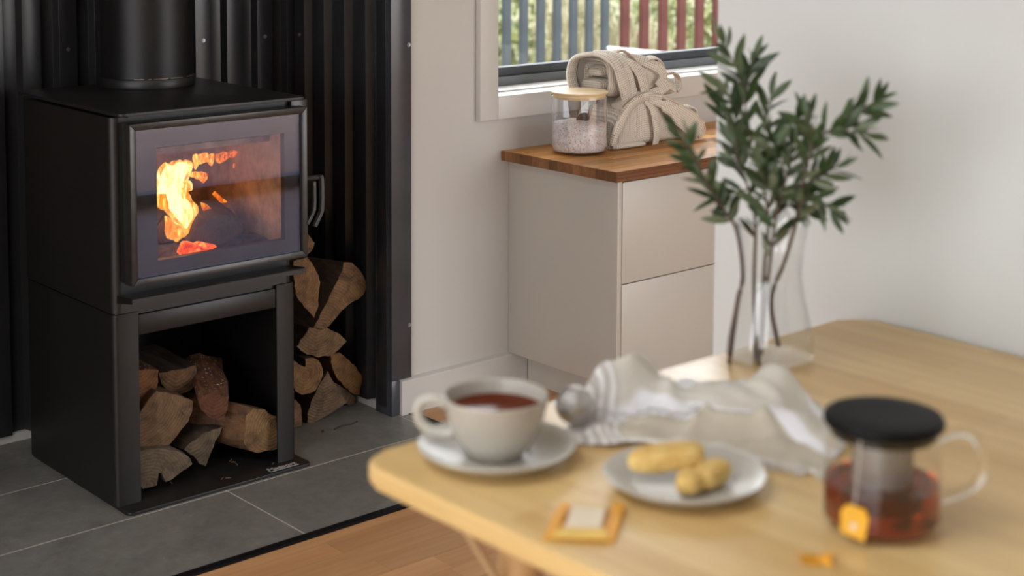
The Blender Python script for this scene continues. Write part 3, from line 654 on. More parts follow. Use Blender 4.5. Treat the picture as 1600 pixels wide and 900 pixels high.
def log(key, label, group, d, col, side, pith=None, cat='log', cut=True, jit=.0016):
    y, poly = LOGS[key]
    P = resample(poly, .011, jit); n = len(P); c = sum(P, Vector((0, 0)))/n
    if pith is None: pith = (c.x, c.y)
    d = Vector(d); NS = 6; V = []; F = []
    rv = R.uniform(0, 50)
    for k in range(NS+1):
        s = k/NS
        for i, p in enumerate(P):
            q = c.lerp(p, 1+(.22 if key == 'D' else -.05)*s); v = Vector((q.x, y, q.y))+d*s
            nz = noise.noise(Vector((p.x*30+rv, s*3, p.y*30)))*(.009 if key in 'DBE' else .004)*(1 if 0 < k else 0)
            r2 = (p-c).normalized(); v += Vector((r2.x*nz, 0, r2.y*nz)); V.append(v)
    for k in range(NS):
        for i in range(n): F.append((k*n+i, (k+1)*n+i, (k+1)*n+(i+1) % n, k*n+(i+1) % n))
    F.append(tuple(NS*n+i for i in range(n))[::-1]); F.append(tuple(range(n)))
    bm = bmesh.new(); vv = [bm.verts.new(v) for v in V]
    for f in F: bm.faces.new([vv[i] for i in f])
    root = bm_out('split_log', bm, side, None, True, auto=32)
    tag(root, label, cat, group)
    V = []; F = []; UV = []; ks = [1.0, .985, .82, .6, .38, .18]; dep = [.0008, -.0012, -.0016, -.0016, -.0016, -.0016]
    for k, dp_ in zip(ks, dep):
        for i, p in enumerate(P):
            q = c.lerp(p, k); h = noise.noise(Vector((q.x*70+rv, q.y*70, rv)))*.0016 if k < .98 else 0
            V.append((q.x, y+dp_+h, q.y)); UV.append((q.x-pith[0], q.y-pith[1]))
    V.append((c.x, y-.0016, c.y)); UV.append((c.x-pith[0], c.y-pith[1]))
    for j in range(len(ks)-1):
        for i in range(n): F.append((j*n+i, j*n+(i+1) % n, (j+1)*n+(i+1) % n, (j+1)*n+i))
    m0 = (len(ks)-1)*n
    for i in range(n): F.append((m0+i, m0+(i+1) % n, len(V)-1))
    e = mesh('cut_end', V, F, m_end, root, True, uv=UV, auto=40); e.color = (*col, 1)
    return root
gA = 'split logs under the stove'; gB = 'split logs stacked beside the stove'
tan = (.36, .225, .12); 
la = log('A', 'large tan quarter log with a short crack, centre left under the stove', gA, (.01, .20, .0), (0.190, 0.124, 0.069), m_split, (1.60, .22))
log('B', 'orange brown log end peeking beside the left stand leg', gA, (.0, .26, .012), (0.222, 0.106, 0.042), m_red, (1.62, .28))
log('C', 'half round brown log at the top of the stand pile', gA, (.0, .19, .01), (0.158, 0.090, 0.045), m_bark, (1.74, .25))
log('D', 'reddish barked log pointing forward on top of the pile', gA, (.066, .155, .040), (0.132, 0.048, 0.020), m_red, (1.79, .19))
log('E', 'rotten grey log with wide growth rings at the bottom left of the stand', gA, (.01, .27, .0), (0.158, 0.127, 0.095), m_greyb, (1.61, .02))
log('F', 'grey wedge log standing on edge at the bottom middle of the stand', gA, (-.02, .12, .0), (0.132, 0.106, 0.077), m_bark, (1.74, .10))
log('G', 'long golden brown split log leaning at the right of the stand', gA, (-.095, .138, .028), (0.232, 0.148, 0.071), m_split, (1.93, .09))
log('H', 'tan pointed wedge log hanging right behind the stove door', gB, (-.085, .25, .0), (0.243, 0.145, 0.071), m_bark, (2.08, .40))
log('I', 'big fan shaped tan log with a black bark side at the top of the stack', gB, (-.10, .29, .0), (0.232, 0.143, 0.071), m_bark, (2.19, .23))
log('J', 'half round log with its flat side up in the middle of the stack', gB, (.0, .27, .0), (0.222, 0.143, 0.079), m_bark, (2.19, .25))
log('K', 'small round log with curled growth rings low in the stack', gB, (.0, .28, .0), (0.243, 0.143, 0.063), m_bark, (2.14, .125))
log('L', 'orange leaf shaped log leaning against the ribbed wall', gB, (-.01, .26, .0), (0.243, 0.132, 0.048), m_split, (2.24, .16))
log('M', 'broad grey brown wedge log standing on the tiles', gB, (.0, .29, .0), (0.158, 0.111, 0.071), m_bark, (2.20, .12))
log('N', 'narrow log end just showing beside the right stand leg', gB, (.0, .28, .0), (0.190, 0.116, 0.063), m_bark, (2.09, .06))
log('O', 'flat brown log wedged behind the broad wedge log on the tiles', gB, (.0, .26, .0), (0.148, 0.098, 0.061), m_bark, (2.25, .07))
log('P', 'small pale log tip showing above the stack beside the door', gB, (.0, .22, .0), (0.264, 0.164, 0.079), m_split, (2.17, .45))
LOGS['Z'] = (3.07, CHAR)
lz = log('Z', 'charred black log burning in the middle of the fire', 'burning logs', (.02, .10, .02), (.10, .07, .055), m_bark, (1.80, .56))
LOGS['Y'] = (3.17, [(1.70, .533), (1.78, .536), (1.80, .565), (1.78, .60), (1.73, .60), (1.70, .57)])
log('Y', 'charred log lying at the back of the fire behind the front one', 'burning logs', (.08, .12, .0), (.12, .08, .06), m_bark, (1.75, .56))
extr('crack', [(1.703, .1690), (1.7225, .1478), (1.7245, .1455), (1.7055, .1680)], 'y', 3.0720, 3.0745, m_bark, la)
# splinters and a twig on the tiles and the base plate
for i in range(9):
    x, yv = R.uniform(1.62, 1.93), R.uniform(2.985, 3.10); z = .0085
    if 1.87 < x and yv < 3.005: continue
    a = R.uniform(0, PI); l = R.uniform(.004, .014)
    tag(tube('bark_chip', [(x, yv, z), (x+l*math.cos(a), yv+l*math.sin(a), z+.001)], .0014, m_split, None, n=5), 'tiny bark chip fallen on the black base plate', 'bark chip', 'bark chips on the base plate')
tag(tube('twig', catmull([(2.170, 3.135, .0022), (2.20, 3.140, .004), (2.225, 3.138, .0025), (2.248, 3.146, .0022)], 4), .0018, m_bark, None, n=6), 'thin dark twig lying on the tiles before the log stack', 'twig')
tag(tube('bark_chip', [(2.136, 3.142, .003), (2.142, 3.140, .003)], .003, m_bark, None, n=6), 'dark bark crumb on the tiles left of the thin twig', 'bark chip')
# ------------------------------------------------------------------ drawer cabinet and worktop under the window
cb = thing('drawer_cabinet', 'low greige drawer cabinet with handleless fronts under the window', 'cabinet', (3.5, 2.92, 0))
cy = 2.712
box('side_panel', 2.741, 2.7565, cy, W-.001, .091, .6245, m_cab, cb, bev=.0008)
boxes('carcass', [(2.7565, 4.35, cy+.022, W-.001, .091, .6245)], m_cab, cb)
boxes('plinth', [(2.797, 4.35, 2.765, 3.108, 0, .0905)], m_cab, cb)
for i in range(3):
    a = 2.7585+i*.5308
    for z0, z1 in ((.0925, .3535), (.3562, .6165)):
        box('drawer', a, a+.5288, cy, cy+.019, z0, z1, m_cab, cb, bev=.0008)
wt = thing('worktop', 'oiled acacia butcher block worktop on the low cabinet', 'worktop', (3.5, 2.91, .6245))
wy0, wy1, wxa, wxb = 2.694, 3.127, 2.716, 4.36
nst = 12; swd = (wy1-wy0)/nst
for j in range(nst):
    x = wxa
    first = True
    while x < wxb-.001:
        L = R.uniform(.10, .34) if first else R.uniform(.22, .42)
        first = False
        x1 = min(x+L, wxb) if x < 3.7 else wxb
        box('stave', x+.0001, x1-.0001, wy0+j*swd+.00012, wy0+(j+1)*swd-.00012, .6245, .6510, m_acacia, wt, bev=.0007, seg=1)
        x = x1
m_edge_shade = wood('shaded acacia edge', [(.25, (.11, .042, .016)), (.75, (.22, .09, .036))], 'x', 120, .4, .12, .05, 30, 20, spec=.25)  # strips added so their dark colour carries the front edge's shade
for z0, z1 in ((.6246, .6332), (.6335, .6420), (.6423, .6508)): box('shaded_edge_strip', wxa+.0002, wxb, wy0-.0035, wy0-.0001, z0, z1, m_edge_shade, wt, bev=.0004, seg=1)
m_endg = wood('acacia end grain', [(.25, (.13, .055, .022)), (.75, (.27, .125, .055))], 'z', 160, .5, .35, .05, 3, 30, spec=.2)
yv = wy0-.0034
while yv < wy1-.004:
    y2 = min(yv+R.uniform(.022, .05), wy1); box('end_block', wxa-.0035, wxa-.0001, yv+.0001, y2-.0001, .6246, .6509, m_endg, wt, bev=.0004, seg=1); yv = y2
# ------------------------------------------------------------------ jar of bath salts
jc = (2.850, 2.968, .651)
jar = thing('salt_jar', 'large glass jar with pale wooden lid half full of pink bath salts', 'jar', jc)
lathe('glass_body', [(.0, .0002), (.062, .0002), (.0705, .002), (.0745, .008), (.0750, .016), (.0750, .1555), (.0728, .1555), (.0726, .016), (.069, .0085), (.0, .0075)], jc, m_jar, jar, n=64)
lid = lathe('lid', [(0, .1668), (.0745, .1668), (.0765, .1663), (.0770, .1652), (.0770, .1622), (.0762, .1612), (.0, .1612)], jc, m_lid, jar, n=64)
lathe('lid_plug', [(.0, .1611), (.0700, .1611), (.0705, .155), (.0700, .149), (.0, .149)], jc, m_lid, lid, n=48)
t = NT('pink speckled bath salts'); v = t.coord(); vo = t.n('TexVoronoi'); vo.inputs['Scale'].default_value = 430; t.l(v, vo.inputs['Vector'])
sp_ = t.n('SeparateColor'); t.l(vo.outputs['Color'], sp_.inputs[0]); f = t.noise(v, 60, 3, .6)
c = t.ramp(sp_.outputs[0], [(.0, (.33, .16, .11)), (.05, (.60, .44, .38)), (.14, (.78, .73, .71)), (.6, (.86, .83, .81)), (.93, (.80, .70, .66)), (1, (.46, .27, .20))])
t.l(t.mix(c, t.ramp(f, [(.35, (.80, .72, .69)), (.6, (1, 1, 1))]), .7, 'MULTIPLY'), t.b.inputs['Base Color']); t.set(Roughness=.6); t.bump(vo.outputs['Distance'], .7, .003); m_salt = t.m
V = []; F = []; n = 48
prof = [(.0, .0085), (.066, .0085), (.0705, .014), (.0718, .03), (.0718, .0795)]
V.append((jc[0], jc[1], jc[2]+.0085))
rings = [(r, z) for r, z in prof[1:]]+[(.060, .0838), (.044, .0872), (.026, .0886), (.010, .0882)]
for k, (r, z) in enumerate(rings):
    for i in range(n):
        a = 2*PI*i/n; x = jc[0]+r*math.cos(a); yv = jc[1]+r*math.sin(a)
        dz = noise.noise(Vector((x*60, yv*60, 0)))*.003 if k >= 3 else 0
        V.append((x, yv, jc[2]+z+dz))
V.append((jc[0], jc[1], jc[2]+.088))
for i in range(n): F.append((0, 1+(i+1) % n, 1+i))
for k in range(len(rings)-1):
    for i in range(n): F.append((1+k*n+i, 1+k*n+(i+1) % n, 1+(k+1)*n+(i+1) % n, 1+(k+1)*n+i))
b = 1+(len(rings)-1)*n
for i in range(n): F.append((b+i, b+(i+1) % n, len(V)-1))
tag(mesh('bath_salts', V, F, m_salt, None, True), 'pinkish white bath salts with red specks filling half the glass jar', 'salt', kind='stuff')
sc_ = thing('wooden_scoop', 'small dark wooden scoop standing in the salts inside the jar', 'scoop', (2.862, 2.957, .735))
def half_bowl(name, c, rx, ry, rz, axis, mat, parent, th=.0022, n=18, m=8):
    """open half ellipsoid bowl; axis = opening direction"""
    q = Vector((0, 0, 1)).rotation_difference(Vector(axis)); V = []; F = []
    for s in (1, 0):
        for j in range(m+1):
            ph = PI/2*j/m
            for i in range(n):
                a = 2*PI*i/n; k = 1 if s else 1-th/max(rx, 1e-4)
                V.append(Vector(c)+q@Vector((rx*k*math.cos(a)*math.cos(ph), ry*k*math.sin(a)*math.cos(ph), -rz*k*math.sin(ph))))
    for s in range(2):
        o = s*(m+1)*n
        for j in range(m):
            for i in range(n):
                f = (o+j*n+i, o+j*n+(i+1) % n, o+(j+1)*n+(i+1) % n, o+(j+1)*n+i); F.append(f[::-1] if s == 0 else f)
    for i in range(n): F.append((i, (i+1) % n, (m+1)*n+(i+1) % n, (m+1)*n+i))
    bm = bmesh.new(); vv = [bm.verts.new(v) for v in V]
    for f in F: bm.faces.new([vv[i] for i in f])
    bmesh.ops.remove_doubles(bm, verts=bm.verts, dist=1e-6)
    return bm_out(name, bm, mat, parent, True, auto=60)
half_bowl('scoop_bowl', (2.852, 2.958, .747), .019, .014, .017, (-.55, -.35, .75), m_darkwood, sc_)
tube('scoop_handle', catmull([(2.866, 2.955, .735), (2.872, 2.951, .758), (2.877, 2.948, .778), (2.881, 2.945, .792), (2.884, 2.943, .803)], 4), [.006]*9+[.0075, .0095, .011, .0115, .0115, .0105, .0085, .004][0:8], m_darkwood, sc_, n=14, flat=.6)

# ------------------------------------------------------------------ two folded waffle robes
t = NT('natural waffle cotton'); uv = t.n('TexCoord'); sx = t.n('SeparateXYZ'); t.l(uv.outputs['UV'], sx.inputs[0])
pz = PI/.0060
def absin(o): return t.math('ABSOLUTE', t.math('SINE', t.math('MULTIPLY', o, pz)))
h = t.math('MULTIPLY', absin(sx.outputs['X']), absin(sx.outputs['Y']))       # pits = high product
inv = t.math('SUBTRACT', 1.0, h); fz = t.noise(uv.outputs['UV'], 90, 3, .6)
c = t.ramp(inv, [(.04, (.30, .235, .17)), (.30, (.60, .515, .42)), (.65, (.74, .665, .57))])  # weave pits coloured darker, their shade put into the cloth colour
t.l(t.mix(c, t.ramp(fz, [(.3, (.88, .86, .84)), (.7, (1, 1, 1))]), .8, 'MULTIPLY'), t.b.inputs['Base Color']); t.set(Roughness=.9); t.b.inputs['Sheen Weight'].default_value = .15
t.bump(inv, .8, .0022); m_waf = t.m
m_tan = plain('plain tan lining cotton', (.55, .42, .32), .9, nscale=60, var=.06, bump=.2, bscale=700)
def sgnp(x, e): return math.copysign(abs(x)**e, x)
def loaf(name, st, mat, parent, ex=.5, n=40, sub=5, lump=.004, seed=0, dip=0):
    """soft folded bundle: stations (x, y0, y1, z0, z1)"""
    P = catmull([Vector((s[0], (s[1]+s[2])/2, (s[3]+s[4])/2)) for s in st], sub)
    H = catmull([Vector((0, (s[2]-s[1])/2, (s[4]-s[3])/2)) for s in st], sub)
    V = []; F = []; UV = []; N = len(P)
    for k in range(N):
        arc = 0; last = None
        for i in range(n+1):
            a = 2*PI*i/n-PI/2
            q = Vector((P[k].x, P[k].y+H[k].y*sgnp(math.cos(a), ex), P[k].z+H[k].z*sgnp(math.sin(a), ex)))
            nz = noise.noise(Vector((q.x*16+seed, q.y*16, q.z*16)))*lump+noise.noise(Vector((q.x*45+seed, q.y*20, q.z*45)))*lump*.35
            dirv = Vector((0, q.y-P[k].y, q.z-P[k].z)).normalized(); q2 = q+dirv*nz
            if q2.z < st[0][3] and parent: pass
            if last is not None: arc += (q-last).length
            last = q; V.append(q2); UV.append((q.x, arc))
    w = n+1
    for k in range(N-1):
        for i in range(n): F.append((k*w+i, (k+1)*w+i, (k+1)*w+i+1, k*w+i+1))
    for k, s in ((0, 1), (N-1, -1)):           # end caps, hollowed by dip
        ctr = P[k]; prev = [k*w+i for i in range(w)]
        for f_, dx in ((.80, dip*.55 if s > 0 else -.006), (.55, dip if s > 0 else -.008), (.2, dip if s > 0 else -.009)):
            cur = []
            for i in range(w):
                v = V[k*w+i]; q = ctr.lerp(v, f_); q = q+Vector((dx, 0, 0)); cur.append(len(V)); V.append(q); UV.append((q.y, q.z))
            for i in range(n): F.append((prev[i], prev[i+1], cur[i+1], cur[i]) if s > 0 else (prev[i+1], prev[i], cur[i], cur[i+1]))
            prev = cur
        F.append(tuple(prev[:-1])[::-1] if s < 0 else tuple(prev[:-1]))
    o = mesh(name, V, F, mat, parent, True, uv=UV); return o
def band(name, P, across, width, thick, mat, parent, k=6, n=12, wav=0):
    """soft cloth strip with rounded edges along a path; across = per-point width direction"""
    A = catmull([Vector(a) for a in across], k); P = catmull(P, k); N = len(P); V = []; F = []; UV = []; s = 0
    for i, p in enumerate(P):
        t_ = (P[min(i+1, N-1)]-P[max(i-1, 0)]).normalized(); a = A[i]; a = (a-t_*a.dot(t_)).normalized(); nn = t_.cross(a).normalized()
        if i: s += (p-P[i-1]).length
        w = (width[i*len(width)//N] if isinstance(width, list) else width)*(1+wav*math.sin(s*70))
        for j in range(n+1):
            b = 2*PI*j/n; V.append(p+a*sgnp(math.cos(b), .6)*w/2+nn*sgnp(math.sin(b), .8)*thick/2)
            UV.append((s, .5*w*sgnp(math.cos(b), .6)))
    q = n+1
    for i in range(N-1):
        for j in range(n): F.append((i*q+j, i*q+j+1, (i+1)*q+j+1, (i+1)*q+j))
    F.append(tuple(range(n))[::-1]); F.append(tuple((N-1)*q+j for j in range(n)))
    return mesh(name, V, F, mat, parent, True, uv=UV, auto=70)
lr = thing('folded_robe', 'lower folded beige waffle robe resting on the wooden worktop', 'robe', (3.11, 3.0, .651), 'folded waffle robes on the worktop')
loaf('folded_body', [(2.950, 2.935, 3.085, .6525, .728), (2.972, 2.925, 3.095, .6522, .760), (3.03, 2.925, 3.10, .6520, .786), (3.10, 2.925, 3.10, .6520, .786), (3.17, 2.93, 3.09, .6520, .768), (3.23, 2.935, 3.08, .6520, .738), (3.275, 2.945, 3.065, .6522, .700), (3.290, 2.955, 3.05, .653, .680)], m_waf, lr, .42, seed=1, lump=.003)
loaf('under_fold', [(2.942, 2.932, 3.06, .6515, .668), (2.96, 2.92, 3.07, .6515, .672), (3.02, 2.919, 3.07, .6515, .671), (3.06, 2.921, 3.07, .6515, .668)], m_waf, lr, .55, seed=3, lump=.0015)
fx = [(2.936, 2.930, .668), (2.943, 2.922, .70), (2.962, 2.920, .733), (2.990, 2.922, .762), (3.026, 2.928, .780), (3.07, 2.930, .786), (3.12, 2.929, .778), (3.17, 2.926, .757), (3.222, 2.922, .728), (3.265, 2.922, .692), (3.290, 2.93, .662)]
ac = [(.9, .1, -.2), (.9, .1, -.35), (.75, .1, -.6), (.5, .2, -.8), (.15, .5, -.8), (0, .6, -.8), (-.1, .5, -.85), (-.35, .25, -.85), (-.55, .1, -.8), (-.75, .1, -.6), (-.9, .1, -.3)]
band('shawl_collar', fx[:7], ac[:7], [.020, .026, .030, .032, .034, .034, .030], .016, m_waf, lr, wav=.04)
band('top_roll', [(2.975, 2.95, .766), (3.02, 2.952, .789), (3.07, 2.955, .795), (3.12, 2.955, .789), (3.17, 2.955, .768)], [(0, 1, .1)]*5, .040, .020, m_waf, lr, wav=.05)
band('shawl_flap', [(3.075, 2.925, .780), (3.125, 2.914, .760), (3.178, 2.909, .730), (3.228, 2.909, .702), (3.268, 2.914, .680), (3.285, 2.92, .662)], [(.3, 0, .9), (.4, 0, .9), (.5, 0, .85), (.6, 0, .8), (.7, 0, .7), (.8, 0, .5)], [.022, .040, .060, .066, .056, .030], .010, m_waf, lr, wav=.02)

band('lapel_edge', [(3.10, 2.925, .789), (3.15, 2.913, .773), (3.205, 2.908, .747), (3.255, 2.908, .716), (3.290, 2.913, .684), (3.296, 2.92, .664)], [(.3, .2, .9)]*6, .005, .006, m_tan, lr)
band('belt', [(3.066, 2.929, .776), (3.078, 2.914, .752), (3.088, 2.9125, .715), (3.094, 2.9135, .68), (3.096, 2.920, .655)], [(1, 0, 0)]*5, .023, .005, m_waf, lr)
band('belt_end', [(3.24, 2.96, .742), (3.262, 2.945, .742), (3.276, 2.94, .730), (3.272, 2.945, .716)], [(0, 1, .2)]*4, .024, .006, m_waf, lr)
ur = thing('folded_robe', 'upper rolled beige waffle robe with twisted belt, stacked on the lower robe', 'robe', (3.08, 3.03, .782), 'folded waffle robes on the worktop')
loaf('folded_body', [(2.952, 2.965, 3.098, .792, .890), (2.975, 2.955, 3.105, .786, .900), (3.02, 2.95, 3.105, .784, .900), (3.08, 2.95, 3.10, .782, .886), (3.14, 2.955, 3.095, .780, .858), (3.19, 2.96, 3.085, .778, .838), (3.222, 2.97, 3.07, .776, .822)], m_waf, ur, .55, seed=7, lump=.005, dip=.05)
loaf('inner_fold', [(2.957, 2.985, 3.075, .800, .836), (2.98, 2.982, 3.08, .800, .838), (3.01, 2.985, 3.08, .80, .836)], m_waf, ur, .6, seed=9, lump=.004)
loaf('inner_fold', [(2.965, 2.995, 3.06, .842, .866), (2.985, 2.99, 3.07, .842, .872), (3.01, 2.99, 3.07, .842, .87)], m_waf, ur, .7, seed=12, lump=.006)
hp = [(2.945, 3.085, .800), (2.942, 3.096, .845), (2.944, 3.082, .888), (2.952, 3.04, .903), (2.962, 2.99, .903), (2.974, 2.955, .882), (2.984, 2.943, .845), (2.996, 2.941, .805), (3.006, 2.944, .782)]
ha = [(1, 0, 0), (1, 0, 0), (1, 0, .1), (1, -.1, 0), (1, 0, 0), (1, .1, .1), (1, 0, .1), (1, 0, .1), (1, 0, .1)]
band('collar', hp, ha, .036, .014, m_waf, ur, wav=.03)
band('collar', [Vector(p)+Vector((.032, .004, .004)) for p in hp[3:]], ha[3:], .030, .012, m_waf, ur, wav=.04)
band('belt', [(3.00, 3.06, .897), (3.010, 3.00, .899), (3.028, 2.953, .882), (3.048, 2.938, .852), (3.064, 2.936, .815), (3.078, 2.940, .785)], [(1, 0, .1)]*6, .030, .006, m_waf, ur, wav=.03)
band('belt', [(3.03, 3.05, .888), (3.060, 2.985, .892), (3.095, 2.945, .876), (3.125, 2.934, .860), (3.138, 2.932, .836), (3.120, 2.936, .812)], [(.6, 0, .7), (.6, .2, .7), (.5, .1, .8), (.6, 0, .7), (.9, 0, .2), (.6, 0, -.6)], .030, .007, m_waf, ur, wav=.05)
def loop(name, P, ac, w=.026):
    band(name, P, ac, w, .005, m_waf, ur)
    band('lining', [Vector(p)+Vector((.0, -.004, -.004)) for p in P], ac, w*.8, .003, m_tan, ur)
loop('belt_loop', [(3.005, 3.02, .897), (3.012, 3.01, .907), (3.032, 2.995, .914), (3.052, 2.985, .903), (3.066, 2.975, .885)], [(.2, 1, 0)]*5)
loop('belt_loop', [(3.085, 2.965, .880), (3.105, 2.950, .893), (3.130, 2.945, .886), (3.150, 2.945, .862), (3.156, 2.945, .838)], [(.3, 1, .2)]*5)
loop('belt_loop', [(3.165, 2.955, .845), (3.190, 2.950, .846), (3.212, 2.950, .832), (3.218, 2.95, .808), (3.204, 2.95, .792)], [(.1, 1, .1)]*5, .03)
band('belt', [(3.10, 2.945, .790), (3.13, 2.935, .800), (3.165, 2.937, .812), (3.20, 2.945, .800)], [(0, .3, 1)]*4, .026, .008, m_waf, ur, wav=.05)
# ------------------------------------------------------------------ dining table
T = .74
tb = thing('dining_table', 'pale wooden dining table with rounded corners in the foreground', 'table', (1.36, .5, 0))
extr('tabletop', rrect(.930, 1.796, -.30, 1.305, .035, 8), 'z', .7165, T, m_table, tb, True, 40, bev=.006)
def leg(lx, ly, sx, sy): tube('leg', [(lx-.03*sx, ly-.03*sy, 0), (lx-.002*sx, ly-.002*sy, .66), (lx, ly, .7164)], [.019, .024, .024], m_leg, tb, n=28)
for lx, ly, sx, sy in ((1.014, 1.130, 1, -1), (1.712, 1.130, -1, -1), (1.014, -.12, 1, 1), (1.712, -.12, -1, 1)): leg(lx, ly, sx, sy)
m_pale = plain('pale grey bracket', (.50, .45, .40), .5, nscale=20, var=.05)
tube('brace', [(.9365, 1.130, .7160), (1.000, 1.130, .618)], .0042, m_lid, tb, n=8)
extr('bracket_plate', [(.968, .7163), (.996, .7163), (.996, .672)], 'y', 1.128, 1.132, m_pale, tb)
boxes('apron', [(1.04, 1.69, 1.122, 1.138, .665, .7163)], m_leg, tb)

# ------------------------------------------------------------------ tea cup, saucer
sc0 = (1.042, 1.207, T)
sau = tag(lathe('saucer', [(0, .0045), (.034, .0045), (.036, .0065), (.05, .0075), (.070, .0125), (.0815, .0185), (.0832, .0185), (.0836, .0175), (.074, .010), (.052, .0035), (.045, .001), (.040, .0005), (.038, .002), (0, .002)], sc0, m_porc_lit, None, n=72), 'off white stoneware saucer under the tea cup', 'saucer')
cc = (1.040, 1.206, T+.0068)
cup = thing('tea_cup', 'off white stoneware cup of black tea on its saucer', 'cup', cc)
op = [(.0, .004), (.026, .004), (.0265, .0003), (.0295, .0003), (.0305, .004), (.038, .012), (.0455, .024), (.0505, .038), (.0535, .052), (.0548, .060), (.0552, .0625), (.0545, .0638), (.0532, .0630), (.0512, .052), (.048, .038), (.043, .025), (.035, .014), (.026, .0085), (0, .0075)]
lathe('cup_body', op, cc, m_porc, cup, n=72)
lathe('tea', [(0, .0478), (.0497, .0478), (.0502, .0486), (.0495, .0482), (0, .0482)], cc, m_teatop, cup, n=64)
hd_ = Vector((-rt.x, -rt.y, 0)).normalized(); hd_ = (Matrix.Rotation(math.radians(-8), 3, 'Z')@hd_)
hp_ = [(.0520, .0505), (.066, .0555), (.0785, .0520), (.0835, .0415), (.0805, .0300), (.071, .0215), (.058, .0185), (.0455, .0190)]
tube('cup_handle', catmull([Vector(cc)+hd_*a+Vector((0, 0, z)) for a, z in hp_], 5), .0050, m_porc, cup, n=14, flat=1.25, upv=(-hd_.y, hd_.x, 0))

# ------------------------------------------------------------------ plate and biscuits
pc = (1.134, 1.024, T)
tag(lathe('side_plate', [(0, .0040), (.050, .0040), (.054, .0050), (.066, .0095), (.0795, .0165), (.0812, .0168), (.0817, .0160), (.070, .0075), (.056, .0015), (.048, .0004), (.045, .0018), (0, .0018)], pc, m_porc_lit, None, n=72), 'off white side plate holding three golden biscuits', 'plate')
t = NT('golden shortbread'); v = t.coord(); f1 = t.noise(v, 45, 5, .65); f2 = t.noise(v, 260, 3, .6)
t.l(t.mix(t.ramp(f1, [(.3, (.58, .33, .08)), (.5, (.76, .52, .17)), (.72, (.84, .64, .27))]), t.ramp(f2, [(.3, (.75, .7, .62)), (.6, (1, 1, 1))]), .6, 'MULTIPLY'), t.b.inputs['Base Color']); t.set(Roughness=.75); t.bump(f2, .5, .002); m_bis = t.m
def biscuit(c, lx, ly, lz, rot, tilt, label, seed):
    V = []; F = []; n, m = 36, 14
    q = Matrix.Rotation(rot, 3, 'Z')@Matrix.Rotation(tilt, 3, 'Y')
    for j in range(m+1):
        ph = -PI/2+PI*j/m
        for i in range(n):
            a = 2*PI*i/n; p = Vector((lx*sgnp(math.cos(a), .75)*sgnp(math.cos(ph), .45), ly*sgnp(math.sin(a), .75)*sgnp(math.cos(ph), .45), lz*sgnp(math.sin(ph), .7)))
            p *= 1+.06*noise.noise(p*60+Vector((seed, 0, 0))); V.append(Vector(c)+q@p)
    for j in range(m):
        for i in range(n): F.append((j*n+i, j*n+(i+1) % n, (j+1)*n+(i+1) % n, (j+1)*n+i))
    bm = bmesh.new(); vv = [bm.verts.new(v) for v in V]
    for f in F: bm.faces.new([vv[i] for i in f])
    bmesh.ops.remove_doubles(bm, verts=bm.verts, dist=1e-4)
    tag(bm_out('biscuit', bm, m_bis, None, True), label, 'biscuit', 'biscuits on the side plate')
ang = math.atan2(rt.y, rt.x)
biscuit((1.126, 1.042, T+.028), .0390, .0185, .0115, ang+.10, -.10, 'golden oval biscuit lying on top of the other two', 3)
biscuit((1.148, 1.002, T+.0165), .028, .015, .0105, ang+.95, 0, 'golden biscuit under the right end of the oval one', 8)
biscuit((1.121, 1.004, T+.0155), .020, .0135, .0098, ang+1.2, 0, 'short golden biscuit at the front of the plate, left one', 15)

# ------------------------------------------------------------------ tea bag wrapper, torn corner
m_or = plain('orange printed paper', (.80, .36, .015), .45, nscale=30, var=.12)
m_yel = plain('yellow printed paper', (.80, .50, .05), .45, nscale=30, var=.1)
m_cream = plain('cream paper', (.80, .68, .50), .5, nscale=25, var=.05)
wo = Vector((.936, 1.019, T)); wu = (Vector((.984, .973, T))-wo); wv_ = (Vector((.998, 1.066, T))-wo)
def wq(u, v, z): p = wo+wu*u+wv_*v; return (p.x, p.y, T+z)
wr_ = thing('tea_wrapper', 'opened orange and yellow tea bag wrapper with cream front, on the table', 'wrapper', tuple(wq(.5, .5, 0)))
def sheetq(name, q, mat, th=.0008):
    bm = bmesh.new(); a = [bm.verts.new(p) for p in q]; b = [bm.verts.new((p[0], p[1], p[2]+th)) for p in q]; n = len(q)
    for i in range(n): bm.faces.new((a[i], a[(i+1) % n], b[(i+1) % n], b[i]))
    bm.faces.new(a[::-1]); bm.faces.new(b); return bm_out(name, bm, mat, wr_)
sheetq('back_sheet', [wq(0, 0, .0006), wq(1, 0, .0006), wq(1, 1, .0006), wq(0, 1, .0006)], m_or)
sheetq('side_flap', [wq(0, 0, .0016), wq(.13, 0, .0016), wq(.20, 1, .006), wq(.05, 1, .005)], m_or)
sheetq('side_flap', [wq(.87, 0, .0016), wq(1, 0, .0016), wq(.98, 1, .006), wq(.80, 1, .006)], m_or)
sheetq('front_panel', [wq(.24, .30, .0036), wq(.76, .30, .0036), wq(.74, .82, .008), wq(.26, .82, .008)], m_cream)
sheetq('bottom_strip', [wq(.10, .0, .0030), wq(.90, .0, .0030), wq(.82, .29, .0036), wq(.18, .29, .0036)], m_yel)
sheetq('top_flap', [wq(.26, .83, .008), wq(.74, .83, .008), wq(.72, 1.0, .004), wq(.28, 1.0, .004)], m_yel)
pz_ = Vector((1.093, .828, T))
def pq(a, r, z): return (pz_.x+r*math.cos(a), pz_.y+r*math.sin(a), T+z)
P = []
for i in range(14): P.append(pq(ang+2*PI*i/14, (.019 if i % 2 == 0 else .012)*(1 if abs(math.cos(2*PI*i/14)) > .5 else .75), .0006+(.004 if i in (0, 1, 13, 7, 6, 8) else 0)))
bm = bmesh.new(); a = [bm.verts.new(p) for p in P]; b = [bm.verts.new((p[0], p[1], p[2]+.0008)) for p in P]
